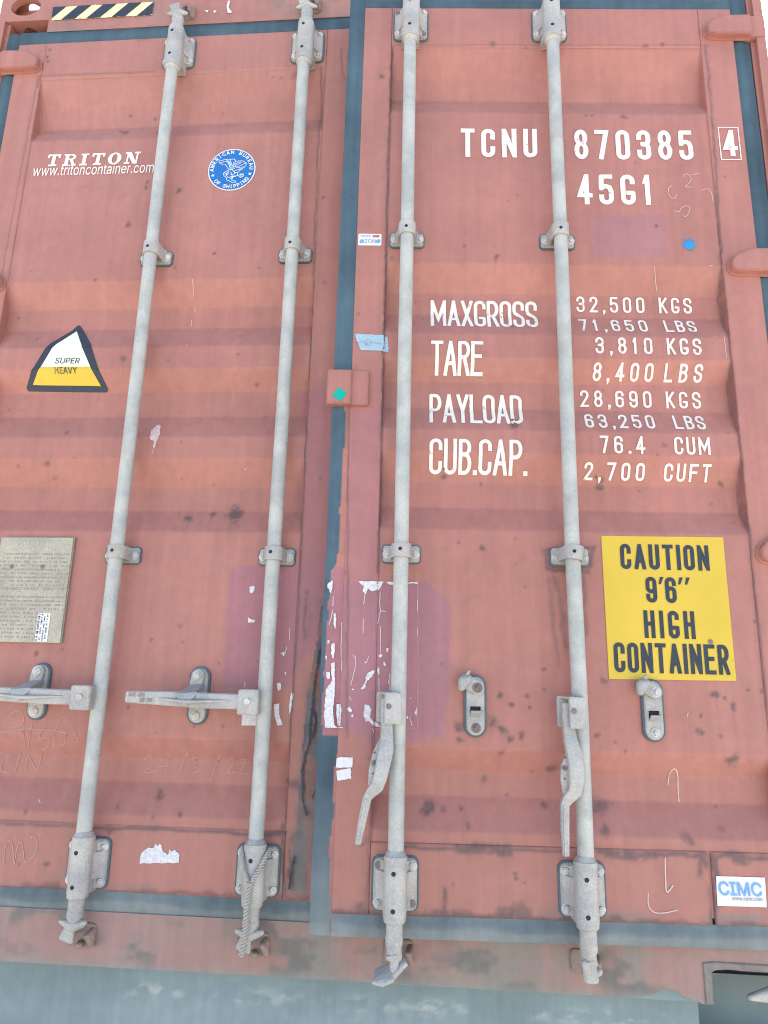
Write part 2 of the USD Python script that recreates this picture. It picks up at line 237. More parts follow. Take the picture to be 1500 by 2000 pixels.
def paint(side, x, z, base=OX, over=True):
    x, z = np.asarray(x, float), np.asarray(z, float); n = len(x)
    p3 = np.stack([x, z, 0*x], -1)
    big = fbm(p3*2.2, 3, 21+side)[:, None]-.5
    streak = fbm(np.stack([x*22, z*1.3, 0*x], -1), 3, 33+side)[:, None]-.5
    col = base*(1+.14*big+.06*streak)
    warm = fbm(p3*1.4+5, 3, 3)[:, None]-.5
    col = col*np.array([1, 1, 1])*(1+warm*np.array([.05, -.05, -.08]))
    wob = np.stack([fbm(p3*35, 3, 1)-.5, fbm(p3*35+9, 3, 2)-.5], -1)
    if over:
        for g, c, a in OVER.get(side, []):
            x0, z0, x1, z1 = g.bounds; k = (x > x0-.02) & (x < x1+.02) & (z > z0-.02) & (z < z1+.02)
            if k.any():
                d = shapely.distance(shapely.points(x[k]+wob[k, 0]*.008, z[k]+wob[k, 1]*.008), g.boundary)
                ins = shapely.contains_xy(g, x[k]+wob[k, 0]*.008, z[k]+wob[k, 1]*.008)
                m = np.clip(.5+np.where(ins, d, -d)/.013, 0, 1)[:, None]*a
                col[k] = col[k]*(1-m) + np.array(c)*(1+.12*streak[k]+.1*big[k])*m
    for g, c, a, fx, fz, th in MOT.get(side, []):
        x0, z0, x1, z1 = g.bounds; k = (x > x0-.01) & (x < x1+.01) & (z > z0-.01) & (z < z1+.01)
        if k.any():
            d = shapely.distance(shapely.points(x[k], z[k]), g.boundary); ins = shapely.contains_xy(g, x[k], z[k])
            nn = fbm(np.stack([x[k]*fx, z[k]*fz, 0*x[k]], -1), 4, 91)
            m = (np.clip(d/.02, 0, 1)*ins*a*np.clip((nn-th)*6, 0, 1))[:, None]; col[k] = col[k]*(1-m)+np.array(c)*m
    fine = fbm(p3*170, 3, 4); med = fbm(p3*70, 3, 8)
    rough = np.zeros(n); drip = np.zeros(n)
    for cx, cz, r, a, dl in _SP.get(side, []):
        k = (abs(x-cx) < r*2.4) & (z < cz+r*2.4) & (z > cz-r*2.4-dl*1.5)
        if not k.any(): continue
        dx, dz = x[k]-cx, z[k]-cz
        rr = np.hypot(dx+wob[k, 0]*r*2.2, dz+wob[k, 1]*r*2.2)/r
        rough[k] = np.maximum(rough[k], a*np.clip(1.25-rr-.9*(fine[k]-.5), 0, 1))
        drip[k] = np.maximum(drip[k], .22*a*np.clip(1.7-rr, 0, 1))
        if dl > 0: drip[k] = np.maximum(drip[k], .5*a*np.clip(1-abs(dx+wob[k, 0]*.004)/(r*.55), 0, 1)*np.clip(1+dz/(dl*1.5), 0, 1)*(dz < 0))
    for p, q, w, a in _LN.get(side, []):
        lo, hi = np.minimum(p, q)-w*3-.01, np.maximum(p, q)+w*3+.01
        k = (x > lo[0]) & (x < hi[0]) & (z > lo[1]) & (z < hi[1])
        if not k.any(): continue
        P = np.stack([x[k]+wob[k, 0]*w*1.6, z[k]+wob[k, 1]*w*1.6], -1)-p; d = q-p; L = d@d
        t = np.clip(P@d/L, 0, 1); dist = np.linalg.norm(P-t[:, None]*d, axis=1)
        rough[k] = np.maximum(rough[k], a*np.clip(1-dist/w, 0, 1)**.7*np.clip(.25+1.5*med[k], 0, 1))
        drip[k] = np.maximum(drip[k], .22*a*np.clip(1-dist/(w*2.6), 0, 1))
    col = col*(1-drip[:, None])+ (RUSTY*.75+DARK*.25)*drip[:, None]
    rough = np.clip(rough*1.25, 0, .92)[:, None]
    return col*(1-rough*.86) + (DARK*(.85+.5*(fine[:, None]-.3)))*rough*.86

# ------------------------------------------------------------------ sheets with a fine grid
def grid(x0, x1, z0, z1, step, yfun, extra_x=()):
    xs = np.unique(np.concatenate([np.linspace(x0, x1, max(2, int(round((x1-x0)/step))+1)), [e for e in extra_x if x0 < e < x1]]))
    zs = np.linspace(z0, z1, max(2, int(round((z1-z0)/step))+1))
    X, Z = np.meshgrid(xs, zs); Y = yfun(X.ravel(), Z.ravel())
    v = np.stack([X.ravel(), Y, Z.ravel()], 1); nx, nz = len(xs), len(zs)
    i = (np.arange(nz-1)[:, None]*nx+np.arange(nx-1)).ravel()
    f = np.vstack([np.stack([i, i+1, i+nx+1], 1), np.stack([i, i+nx+1, i+nx], 1)])
    return v, f
def plate(x0, x1, z0, z1, step, yfun, back, rnd=.003):
    """a grid front with side walls back to depth 'back', edges slightly rounded"""
    def yr(x, z):
        e = np.minimum(np.minimum(x-x0, x1-x), np.minimum(z-z0, z1-z)); t = np.clip(e/rnd, 0, 1)
        return yfun(x, z) + rnd*(1-np.sqrt(np.clip(1-(1-t)**2, 0, 1)))
    v, f = grid(x0, x1, z0, z1, step, yr, (x0+rnd*.3, x0+rnd, x1-rnd*.3, x1-rnd))
    m = [trimesh.Trimesh(v, f, process=False)]
    yy = rnd*.98
    for (ax, az, bx_, bz) in ((x0, z0, x1, z0), (x1, z0, x1, z1), (x1, z1, x0, z1), (x0, z1, x0, z0)):
        L = math.hypot(bx_-ax, bz-az); n = max(2, int(L/.012)+1); t = np.linspace(0, 1, n)
        x, z = ax+(bx_-ax)*t, az+(bz-az)*t; y0 = yfun(np.clip(x, x0+1e-4, x1-1e-4), np.clip(z, z0+1e-4, z1-1e-4))+yy
        w = np.concatenate([np.stack([x, y0, z], 1), np.stack([x, 0*x+back, z], 1)]); i = np.arange(n-1)
        m.append(trimesh.Trimesh(w, np.vstack([np.stack([i, i+n+1, i+1], 1), np.stack([i, i+n, i+n+1], 1)]), process=False))
    return trimesh.util.concatenate(m)

def decal_mesh(geom, side, off=.0014, size=.014, yfun=None):
    out = []
    for g in (geom.geoms if hasattr(geom, 'geoms') else [geom]):
        if g.is_empty or g.area < 1e-8: continue
        v, f = trimesh.creation.triangulate_polygon(g, engine='earcut')
        if len(f) == 0: continue
        a = np.cross(v[f[:, 1]]-v[f[:, 0]], v[f[:, 2]]-v[f[:, 0]]); f[a < 0] = f[a < 0][:, ::-1]
        v3 = np.column_stack([v, np.zeros(len(v))])
        v3, f = trimesh.remesh.subdivide_to_size(v3, f, size, max_iter=12)
        y = (yfun or (lambda a, b: yf(a, b, side)))(v3[:, 0], v3[:, 1])-off
        out.append(trimesh.Trimesh(np.stack([v3[:, 0], y, v3[:, 1]], 1), f, process=False))
    return trimesh.util.concatenate(out)
def decal(parent, name, geom, mat, side, label=None, off=.0014, size=.014, yfun=None):
    return put(parent, name, decal_mesh(geom, side, off, size, yfun), mat, side, label, smooth=False)
def quad(side, *pts): return Polygon([at(u, v, side) for u, v in pts])
def ragged(poly, amp=.002, step=.004, seed=0):
    r = np.random.default_rng(seed); L = poly.exterior.length; n = max(8, int(L/step))
    pts = [np.array(poly.exterior.interpolate(L*i/n).coords[0])+r.normal(0, amp, 2)*.6 for i in range(n)]
    return Polygon(pts).buffer(0)

# ------------------------------------------------------------------ lettering: a stroke alphabet for the stencilled gothic
def arc(cx, cy, rx, ry, a0, a1, n=10):
    t = np.radians(np.linspace(a0, a1, n)); return [(cx+rx*math.cos(a), cy+ry*math.sin(a)) for a in t]
def glyph(c, w, h):
    """centre lines in a w x h box"""
    r = w/2; top = lambda a, b: arc(r, h-r, r, r, a, b); bot = lambda a, b: arc(r, r, r, r, a, b)
    m = .52*h
    G = {'O': [top(0, 180)+bot(180, 360)+[(w, h-r)]], '0': [top(0, 180)+bot(180, 360)+[(w, h-r)]],
         'C': [[(w, .72*h)]+top(0, 180)+bot(180, 360)+[(w, .28*h)]],
         'G': [[(w, .79*h)]+top(0, 180)+bot(180, 360)+[(w, .37*h), (.58*w, .37*h)]],
         'U': [[(0, h)]+bot(180, 360)+[(w, h)]],
         'S': [[(w, .76*h)]+top(0, 180)+[(0, .68*h), (.12*w, .59*h), (.88*w, .43*h), (w, .34*h)]+bot(0, -180)+[(0, .25*h)]],
         '3': [[(0, .78*h)]+top(180, 0)+[(w, .66*h), (.85*w, .55*h), (.42*w, .53*h)], [(.42*w, .53*h), (.88*w, .49*h), (w, .38*h)]+bot(0, -180)+[(0, .23*h)]],
         '8': [arc(r, h*.76, r*.92, h*.24, 0, 360, 22), arc(r, h*.27, r, h*.27, 0, 360, 22)],
         '6': [[(w, .78*h)]+top(0, 180)+bot(180, 360)+[(w, .40*h)]+arc(r, .42*h, r, .16*h, 0, 180)],
         '9': [[(0, .22*h)]+bot(180, 360)+top(0, 180)+[(0, .60*h)]+arc(r, .58*h, r, .16*h, 180, 360)],
         '5': [[(.95*w, h), (.05*w, h), (0, .54*h), (.15*w, .6*h), (.5*w, .63*h), (.85*w, .58*h), (w, .44*h)]+bot(0, -180)+[(0, .22*h)]],
         '2': [[(0, .76*h)]+top(180, 0)+[(w, .70*h), (.9*w, .58*h), (0, 0), (w, 0)]],
         '1': [[(.12*w, .80*h), (.5*w, h), (.5*w, 0)]],
         '4': [[(.72*w, 0), (.72*w, h), (0, .27*h), (w*1.06, .27*h)]],
         '7': [[(0, h), (w, h), (.38*w, 0)]],
         'T': [[(0, h), (w, h)], [(r, h), (r, 0)]], 'I': [[(r, 0), (r, h)]], 'L': [[(0, h), (0, 0), (w, 0)]],
         'H': [[(0, 0), (0, h)], [(w, 0), (w, h)], [(0, m), (w, m)]],
         'E': [[(w, h), (0, h), (0, 0), (w, 0)], [(0, m), (.85*w, m)]], 'F': [[(w, h), (0, h), (0, 0)], [(0, m), (.85*w, m)]],
         'N': [[(0, 0), (0, h), (w, 0), (w, h)]], 'M': [[(0, 0), (0, h), (r, .3*h), (w, h), (w, 0)]],
         'A': [[(0, 0), (r, h), (w, 0)], [(.2*w, .3*h), (.8*w, .3*h)]], 'V': [[(0, h), (r, 0), (w, h)]],
         'X': [[(0, 0), (w, h)], [(0, h), (w, 0)]], 'Y': [[(0, h), (r, .48*h), (w, h)], [(r, .48*h), (r, 0)]],
         'K': [[(0, 0), (0, h)], [(w, h), (0, .38*h)], [(.3*w, .58*h), (w, 0)]],
         'P': [[(0, 0), (0, h), (.5*w, h)]+arc(.5*w, .74*h, .5*w, .26*h, 90, -90)+[(0, .48*h)]],
         'R': [[(0, 0), (0, h), (.5*w, h)]+arc(.5*w, .74*h, .5*w, .26*h, 90, -90)+[(0, .48*h)], [(.5*w, .48*h), (w, 0)]],
         'B': [[(0, 0), (0, h), (.45*w, h)]+arc(.45*w, .77*h, .5*w, .23*h, 90, -90)+[(0, .54*h)], [(.45*w, .54*h)]+arc(.45*w, .27*h, .55*w, .27*h, 90, -90)+[(0, 0)]],
         'D': [[(0, 0), (0, h), (.4*w, h)]+arc(.4*w, h-.6*w, .6*w, .6*w, 90, 0)+arc(.4*w, .6*w, .6*w, .6*w, 0, -90)+[(0, 0)]]}
    return G[c]
WID = {'M': 1.45, 'I': 0, '1': .55, 'N': 1.1, '.': 0, ',': 0, "'": 0, '"': .55, ' ': .6, 'A': 1.12}
def stencil(text, x0, x1, z0, z1, gw, t, slack=None):
    """text filling x0..x1, z0..z1 with glyphs gw wide and strokes t thick"""
    h = z1-z0; ws = [gw if c not in WID else (WID[c]*(gw-t)+t) for c in text]
    gap = ((x1-x0)-sum(ws))/max(1, len(text)-1); x = x0; out = []
    for c, w in zip(text, ws):
        if c in '.,':
            d = sbox(x, z0, x+t*1.15, z0+t*1.2)
            if c == ',': d = d.union(Polygon([(x+t*.3, z0+.1*t), (x+t*1.15, z0+.1*t), (x+t*.5, z0-t*1.1), (x+t*.05, z0-t*1.1)]))
            out.append(d)
        elif c in '\'"':
            for k in range(1 if c == "'" else 2):
                xx_ = x+k*t*1.7; out.append(Polygon([(xx_+t*.45, z1), (xx_+t*1.35, z1), (xx_+t*.55, z1-.28*h), (xx_, z1-.28*h)]))
        elif c != ' ':
            g = unary_union([LineString(p).buffer(t/2, 6, cap_style='square', join_style='mitre' if c in 'NMALEFTHKXY4721' else 'round', mitre_limit=4) for p in glyph(c, max(w-t, 1e-4), h-t)])
            out.append(affinity.translate(g, x+t/2, z0+t/2).intersection(sbox(x-.3*t, z0, x+w+.3*t, z1)))
        x += w+gap
    return unary_union([o.buffer(0) for o in out])
def inter(text, p0, p1, height, side, off=.0014, bold=False, shear=0.0, depth=.0004, yfun=None, fit=True):
    """printed type from point p0 to p1 (door-local x, z of the baseline ends)"""
    m = text_mesh(text, height, depth, bold); v = np.array(m.vertices); p0, p1 = np.array(p0), np.array(p1)
    L = np.linalg.norm(p1-p0); e = (p1-p0)/L; nrm = np.array([-e[1], e[0]])
    s = L/v[:, 0].max() if fit else 1.0
    X = p0 + (v[:, :1]*s+v[:, 1:2]*shear)*e + v[:, 1:2]*nrm
    y = (yfun or (lambda a, b: yf(a, b, side)))(X[:, 0], X[:, 1])-off-v[:, 2]
    return trimesh.Trimesh(np.stack([X[:, 0], y, X[:, 1]], 1), m.faces[:, ::-1] if False else m.faces, process=False)

# ================================================================== the container
box_c = thing('shipping_container', 'tall faded red steel shipping container seen from its scuffed door end', 'shipping container')
GZ = -1.16                                            # the yard lies this far below the container's underside

# doors: corrugated panel (the part), stiles and rails, rubber seal
doors = {}
for side in (-1, 1):
    a, b = PX[side]
    v, f = grid(a, b, PZ[0], PZ[1], .0034, lambda x, z: .003+prof(z)+dent(x, z)*np.clip(np.minimum(x-a, b-x)/.03, 0, 1))
    doors[side] = put(box_c, 'door', (v, f), m_tint, side, 'left door leaf, latched shut behind the right leaf' if side < 0 else 'right door leaf, standing slightly ajar with both handles hanging down', True, paint(side, v[:, 0], v[:, 2]))
    xl, xr = (-1.135, -.035) if side < 0 else (.019, 1.131)
    wav = lambda x, z: .0012*(fbm(np.stack([x*7, z*7, 0*x], -1), 2, 14)-.5)
    bars = [('stile', xl, a, .160, 2.682), ('stile', b, xr, .160, 2.682), ('top_rail', a+.0004, b-.0004, 2.535, 2.682)]
    if side < 0: bars.append(('bottom_rail', a+.0004, b-.0004, .160, .310))
    else: bars += [('bottom_rail', a+.0004, .8655, .156, .3068), ('bottom_rail', .8715, b-.0004, .156, .3068)]
    for nm, x0, x1, z0, z1 in bars:
        if side > 0: z0 = .156
        if nm == 'top_rail': z0 = 2.535
        m = plate(x0, x1, z0, z1, .0036, wav, .05, .0025)
        put(doors[side], nm, m, m_tint, side, None, 30, None if False else None) if False else None
        vv = np.array(m.vertices)
        prim = put(doors[side], nm, m, m_tint, side, None, True, paint(side, vv[:, 0], vv[:, 2]))
    # a board closing the back of the leaf
    put(doors[side], 'inner_sheet', slab(sbox(xl+.004, .17, xr-.004, 2.67), .058, .048), m_red, side)
    put(doors[side], 'gap_backing', slab(sbox(a, .17, b, .325), .020, .0045), m_red, side)  # added backing sheet, keeps the bottom seam and slot from going black

def bead(side, x, z0, z1):
    zs = np.arange(z0, z1, .006); xs = np.full_like(zs, x); y = yf(xs+(.0012 if x == PX[side][0] else -.0012), zs, side)-.0002
    r = .0022+.0012*fbm(np.stack([zs*120, 0*zs, 0*zs+side], -1), 2, 5); a = np.linspace(0, 2*np.pi, 6, endpoint=False)
    v = np.stack([xs[:, None]+r[:, None]*np.cos(a), y[:, None]+r[:, None]*np.sin(a), zs[:, None]+0*a], -1).reshape(-1, 3)
    k = (np.arange(len(zs)-1)[:, None]*6+np.arange(6)).ravel(); q = (np.arange(len(zs)-1)[:, None]*6+(np.arange(6)+1) % 6).ravel()
    t = paint(side, v[:, 0], v[:, 2])*.92
    put(doors[side], 'weld_bead', (v, np.vstack([np.stack([k, q, q+6], 1), np.stack([k, q+6, k+6], 1)])), m_tint, side, None, True, t)
for side in (-1, 1):
    for x in PX[side]: bead(side, x, .315, 2.53)
RUB = np.array([.062, .105, .135])  # black rubber drawn slate-blue, lens haze put into the colour
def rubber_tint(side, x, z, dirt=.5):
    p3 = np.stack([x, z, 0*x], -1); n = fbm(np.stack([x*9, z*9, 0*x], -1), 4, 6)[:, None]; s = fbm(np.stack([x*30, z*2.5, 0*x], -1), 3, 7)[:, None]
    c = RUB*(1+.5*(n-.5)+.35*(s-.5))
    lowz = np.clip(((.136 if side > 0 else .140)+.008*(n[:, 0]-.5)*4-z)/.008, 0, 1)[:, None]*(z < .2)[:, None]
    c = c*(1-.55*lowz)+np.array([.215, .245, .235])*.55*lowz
    low = np.clip((.45-z)/.4, 0, 1)[:, None]           # dusty lower seals, paled further with lens haze painted in
    dust_veil = np.array([.275, .30, .285])
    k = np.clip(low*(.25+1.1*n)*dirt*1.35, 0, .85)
    return c*(1-k)+dust_veil*k
def seal(parent, x0, x1, z0, z1, side, y=.001, horiz=True, tintfun=None, label=None, wob=.0025):
    L = (x1-x0) if horiz else (z1-z0)
    def yy(x, z):
        t = ((z-z0)/(z1-z0) if horiz else (x-x0)/(x1-x0))
        return y + .004*np.cos(np.pi*np.clip((t-.5)*1.1, -.5, .5)*2)*-.5 + .003*(fbm(np.stack([x*5, z*5, 0*x], -1), 2, 31)-.5)
    v, f = grid(x0, x1, z0, z1, .0045, yy)
    w = fbm(np.stack([v[:, 0]*7, v[:, 2]*7, 0*v[:, 0]], -1), 3, 41)-.5
    if horiz: v[:, 2] += wob*w*(v[:, 2] < (z0+z1)/2)*2
    else: v[:, 0] += wob*w*(v[:, 0] < (x0+x1)/2)*2
    back = v.copy(); back[:, 1] += .012
    mesh = trimesh.util.concatenate([trimesh.Trimesh(v, f, process=False), trimesh.Trimesh(back, f[:, ::-1], process=False)])
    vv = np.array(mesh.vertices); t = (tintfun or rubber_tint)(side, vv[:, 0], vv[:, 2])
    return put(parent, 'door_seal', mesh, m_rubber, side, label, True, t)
def centre_tint(side, x, z):
    c = rubber_tint(side, x, z)
    red = paint(side, x, z, np.array([.352, .155, .172]), False)
    wob = .010*(fbm(np.stack([x*40, z*22, 0*x], -1), 3, 77)-.5)
    edge = np.where((z > .93) & (z < 1.40), np.interp(z, [.93, .985, 1.25, 1.40], [-.004, .003, .006, .0085]), 9.0)   # overpainted strip beside the stile
    patch = (z > .535) & (z < .935+wob*2)                                                                         # fully overpainted
    xlim = np.interp(z, [.535, .60, .75, .935], [-.022, -.020, -.019, -.014])
    m = np.where(patch, (x > xlim+wob), (x > edge+wob)).astype(float)
    low = np.interp(z, [.16, .24, .30, .37, .43, .50], [.016, .013, .010, .017, .011, .019])
    m = np.where((z < .53) & (x > low+wob*.5), 1.0, m)[:, None]
    red = np.where(((z < .53) | (z > .94))[:, None], paint(side, x, z, OX, False), red)
    return c*(1-m)+red*m
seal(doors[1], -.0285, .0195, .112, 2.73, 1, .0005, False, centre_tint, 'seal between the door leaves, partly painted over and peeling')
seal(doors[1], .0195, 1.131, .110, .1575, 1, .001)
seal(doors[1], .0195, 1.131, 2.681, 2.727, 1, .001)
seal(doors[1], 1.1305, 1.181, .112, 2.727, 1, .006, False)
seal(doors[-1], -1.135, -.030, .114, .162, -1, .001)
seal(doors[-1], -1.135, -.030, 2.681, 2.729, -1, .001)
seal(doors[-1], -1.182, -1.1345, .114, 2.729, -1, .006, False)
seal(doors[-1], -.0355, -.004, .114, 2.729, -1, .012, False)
# torn rubber along the left leaf's free edge
tear = ragged(Polygon([at(u, v, -1) for u, v in [(628, 1180), (640, 1190), (640, 1420), (626, 1520), (612, 1560), (602, 1555), (594, 1470), (598, 1400), (604, 1330), (618, 1260)]]), .003, .006, 3)
v_ = decal_mesh(tear, -1, .002, .006); vv = np.array(v_.vertices); vv[:, 1] -= .004*fbm(np.stack([vv[:, 0]*60, vv[:, 2]*30, 0*vv[:, 0]], -1), 3, 2)
tt = np.tile([.125, .125, .125], (len(vv), 1))*(.7+.7*fbm(np.stack([vv[:, 0]*90, vv[:, 2]*20, 0*vv[:, 0]], -1), 3, 13)[:, None]); kk = fbm(np.stack([vv[:, 0]*50, vv[:, 2]*18, 0*vv[:, 0]], -1), 3, 12)[:, None]
kk = np.clip((kk-.42)/.1, 0, 1); tt = tt*(1-kk)+np.array([.25, .135, .115])*kk
put(doors[-1], 'torn_seal_flap', trimesh.Trimesh(vv, v_.faces, process=False), m_rubber, -1, 'torn rubber flap beside the peeling white paper', True, tt)
crack = unary_union([LineString([at(u, v, -1) for u, v in pts]).buffer(.0018, 3) for pts in ([(625, 1270), (616, 1330), (612, 1380), (606, 1420), (606, 1450), (600, 1475), (597, 1500), (598, 1520)], [(612, 1380), (618, 1410), (612, 1440)], [(598, 1520), (596, 1560), (602, 1590)], [(577, 1672), (571, 1700), (567, 1735)])])
for k, g in enumerate(crack.geoms): decal(doors[-1], 'split', ragged(g.buffer(.0006), .0016, .004, 4+k), m_split, -1, None, .0085, .02, lambda x, z: 0*x)

# frame: header, sill, posts, corner castings, sides, roof
def framed(name, poly, y0, y1, step, label=None, base=OX, dirt=0.0):
    x0, z0, x1, z1 = poly.bounds
    v, f = grid(x0, x1, z0, z1, step, lambda x, z: y1+.002*(fbm(np.stack([x*5, z*5, 0*x], -1), 2, 51)-.5))
    c = v[f].mean(1); keep = shapely.contains_xy(poly, c[:, 0], c[:, 2]); f = f[keep]
    body = tm(slab(poly.buffer(-.0008), y0, y1+.0028))
    mesh = trimesh.util.concatenate([trimesh.Trimesh(v, f, process=False), body]); mesh.remove_unreferenced_vertices()
    vv = np.array(mesh.vertices); x, z = vv[:, 0], vv[:, 2]
    col = paint(0, x, z, base)
    if dirt > .9:
        k = (.32+.35*(fbm(np.stack([x*3, z*9, 0*x], -1), 3, 64)[:, None]-.5)); col = col*(1-k)+np.array([.245, .225, .195])*k
    if dirt:
        g1 = fbm(np.stack([x*4.5, z*7, 0*x], -1), 4, 61)[:, None]; g2 = fbm(np.stack([x*26, z*2.2, 0*x], -1), 4, 62)[:, None]; g3 = fbm(np.stack([x*11, z*16, 0*x], -1), 4, 63)[:, None]
        k = np.clip((g1-.50)*3.2+(g2-.5)*1.6, 0, 1)*.75*dirt; col = col*(1-k)+np.array([.235, .215, .185])*k
        k = np.clip((g3-.54)*8, 0, 1)*.6*dirt*np.clip((g1-.36)*5, 0, 1); col = col*(1-k)+np.array([.115, .135, .125])*k
        k = np.clip((.02-z)/.02, 0, 1)[:, None]*.5*dirt; col = col*(1-k)+np.array([.26, .25, .22])*k
    return put(box_c, name, mesh, m_tint, -1, label, 30 if False else False, col)
sill_low = [(-1.04, .0), (.60, .0), (.70, .004), (.735, .010), (.757, .021), (.778, .021), (.795, .010), (.815, .002), (.842, -.004), (.858, -.003)]
sill_poly = Polygon([(-1.04, .116), (-1.04, .075), (-.857, .074), (-.852, .0)] + sill_low[1:] + [(.859, .058), (.868, .064), (.89, .066), (1.04, .064), (1.04, .116)]).buffer(0)
framed('door_sill', sill_poly, .008, 0.0, .0045, 'dirty steel door sill with notched ends', OX*np.array([.92, 1.10, 1.18]), 1.25)
put(box_c, 'sill_filler', bx(-.84, .0090, -.004, .84, .12, .112), m_chassis, -1, 'added blue-grey filler behind the sill plate')  # added filler, stops the void under the sill reading black
put(box_c, 'sill_filler', bx(.87, .06, .066, 1.04, .12, .112), m_red)
rim = Polygon([(.842, -.004), (.859, -.003), (.859, .058), (.868, .064), (.89, .066), (1.04, .064), (1.04, .079), (.87, .081), (.842, .078)])
put(box_c, 'notch_rim', slab(rim, .11, -.004, .003), painted('dirty_rim', False, (.27, .235, .215), .65, .2, .25, .25), -1, 'grimy plate edging the notch at the right end of the sill')
put(box_c, 'notch_rim', slab(affinity.scale(rim, -1, 1, origin=(0, 0)), .11, -.004, .003), UsdShade.Material.Get(stage, LK+'dirty_rim'), -1, 'grimy plate edging the notch at the left end of the sill')
framed('door_header', sbox(-1.046, 2.727, 1.046, 2.896), .10, 0.0, .006, 'door header above the seals', OX, .45)
for s in (-1, 1):
    g = sbox(min(s*1.046, s*1.219), 2.730, max(s*1.046, s*1.219), 2.777)
    post = bx(min(s*1.196, s*1.2215), -.004, .118, max(s*1.196, s*1.2215), .16, 2.777) + bx(min(s*1.184, s*1.197), .010, .118, max(s*1.184, s*1.197), .10, 2.777) + bx(min(s*1.12, s*1.2), .075, .118, max(s*1.12, s*1.2), .12, 2.777)
    put(box_c, 'corner_post', post, m_red)
    for z0 in (0.0, 2.778):                            # hollow castings with oval apertures on three faces
        x0 = 1.046; c = bx(x0, 0.0, z0, 1.2215, .162, z0+.118) - bx(x0+.022, .022, z0+.018, 1.2, .14, z0+.10)
        hole = affinity.scale(Point(0, 0).buffer(1, 16), .052, .038)
        c = c - slab(affinity.translate(hole, 1.135, z0+.060), .08, -.05)
        c = c - MF.extrude(csec(affinity.translate(affinity.scale(Point(0, 0).buffer(1, 16), .032, .060), 1.133, .085)), .4).translate([0, 0, z0-.15])
        c = c - MF.extrude(csec(affinity.scale(Point(0, 0).buffer(1, 16), .040, .030)), .12).transform([[0, 0, 1, 1.15], [1, 0, 0, .085], [0, 1, 0, z0+.06]])
        if s < 0: c = c.mirror([1, 0, 0])
        put(box_c, 'corner_casting', c, m_red)
    if s < 0:
        pass
    # corrugated side walls
    ys = [.16]; xs_ = [0.0]; k = 0
    while ys[-1] < 12.0:
        ys += [ys[-1]+.07, ys[-1]+.138, ys[-1]+.208, ys[-1]+.276]; xs_ += [0, .036, .036, 0]; k += 1
    ys, xs_ = np.array(ys), np.array(xs_); X = s*(1.216-xs_)
    w = np.concatenate([np.stack([X, ys, 0*ys+.118], 1), np.stack([X, ys, 0*ys+2.80], 1)]); i = np.arange(len(ys)-1); n = len(ys)
    put(box_c, 'side_wall', (w, np.vstack([np.stack([i, i+1, i+n+1], 1), np.stack([i, i+n+1, i+n], 1)])), m_side, smooth=False)
    put(box_c, 'side_rail', bx(min(s*1.16, s*1.219), .16, .0, max(s*1.16, s*1.219), 12.19, .12), m_side)
put(box_c, 'roof', bx(-1.219, .05, 2.84, 1.219, 12.19, 2.88), m_side)
put(box_c, 'front_wall', bx(-1.219, 12.15, 0, 1.219, 12.19, 2.84), m_side)
put(box_c, 'floor', bx(-1.16, .12, .10, 1.16, 12.15, .13), m_dark)

# hinges
def hinge(side, zc, sx):
    p = Polygon([(1.180, zc-.037), (1.180, zc+.037), (1.105, zc+.034), (1.060, zc+.012), (1.047, zc-.004), (1.046, zc-.024), (1.054, zc-.034), (1.075, zc-.037)]).buffer(-.006).buffer(.006, 6)
    weld = slab(p.buffer(.006), 0.0, -.004, .002)
    m = slab(p, .004, -.021, .006) + cyl((1.183, .012, zc-.04), (1.183, .012, zc+.04), .021) + bx(1.176, -.012, zc-.037, 1.2215, .02, zc+.037)
    m = m + weld
    if sx < 0: m = m.mirror([1, 0, 0])
    return m
for side, s in ((-1, -1), (1, 1)):
    for zc in (2.604, 1.810, 1.010, .36):
        put(box_c, 'hinge', hinge(side, zc, s), m_red, -1 if side < 0 else 1)

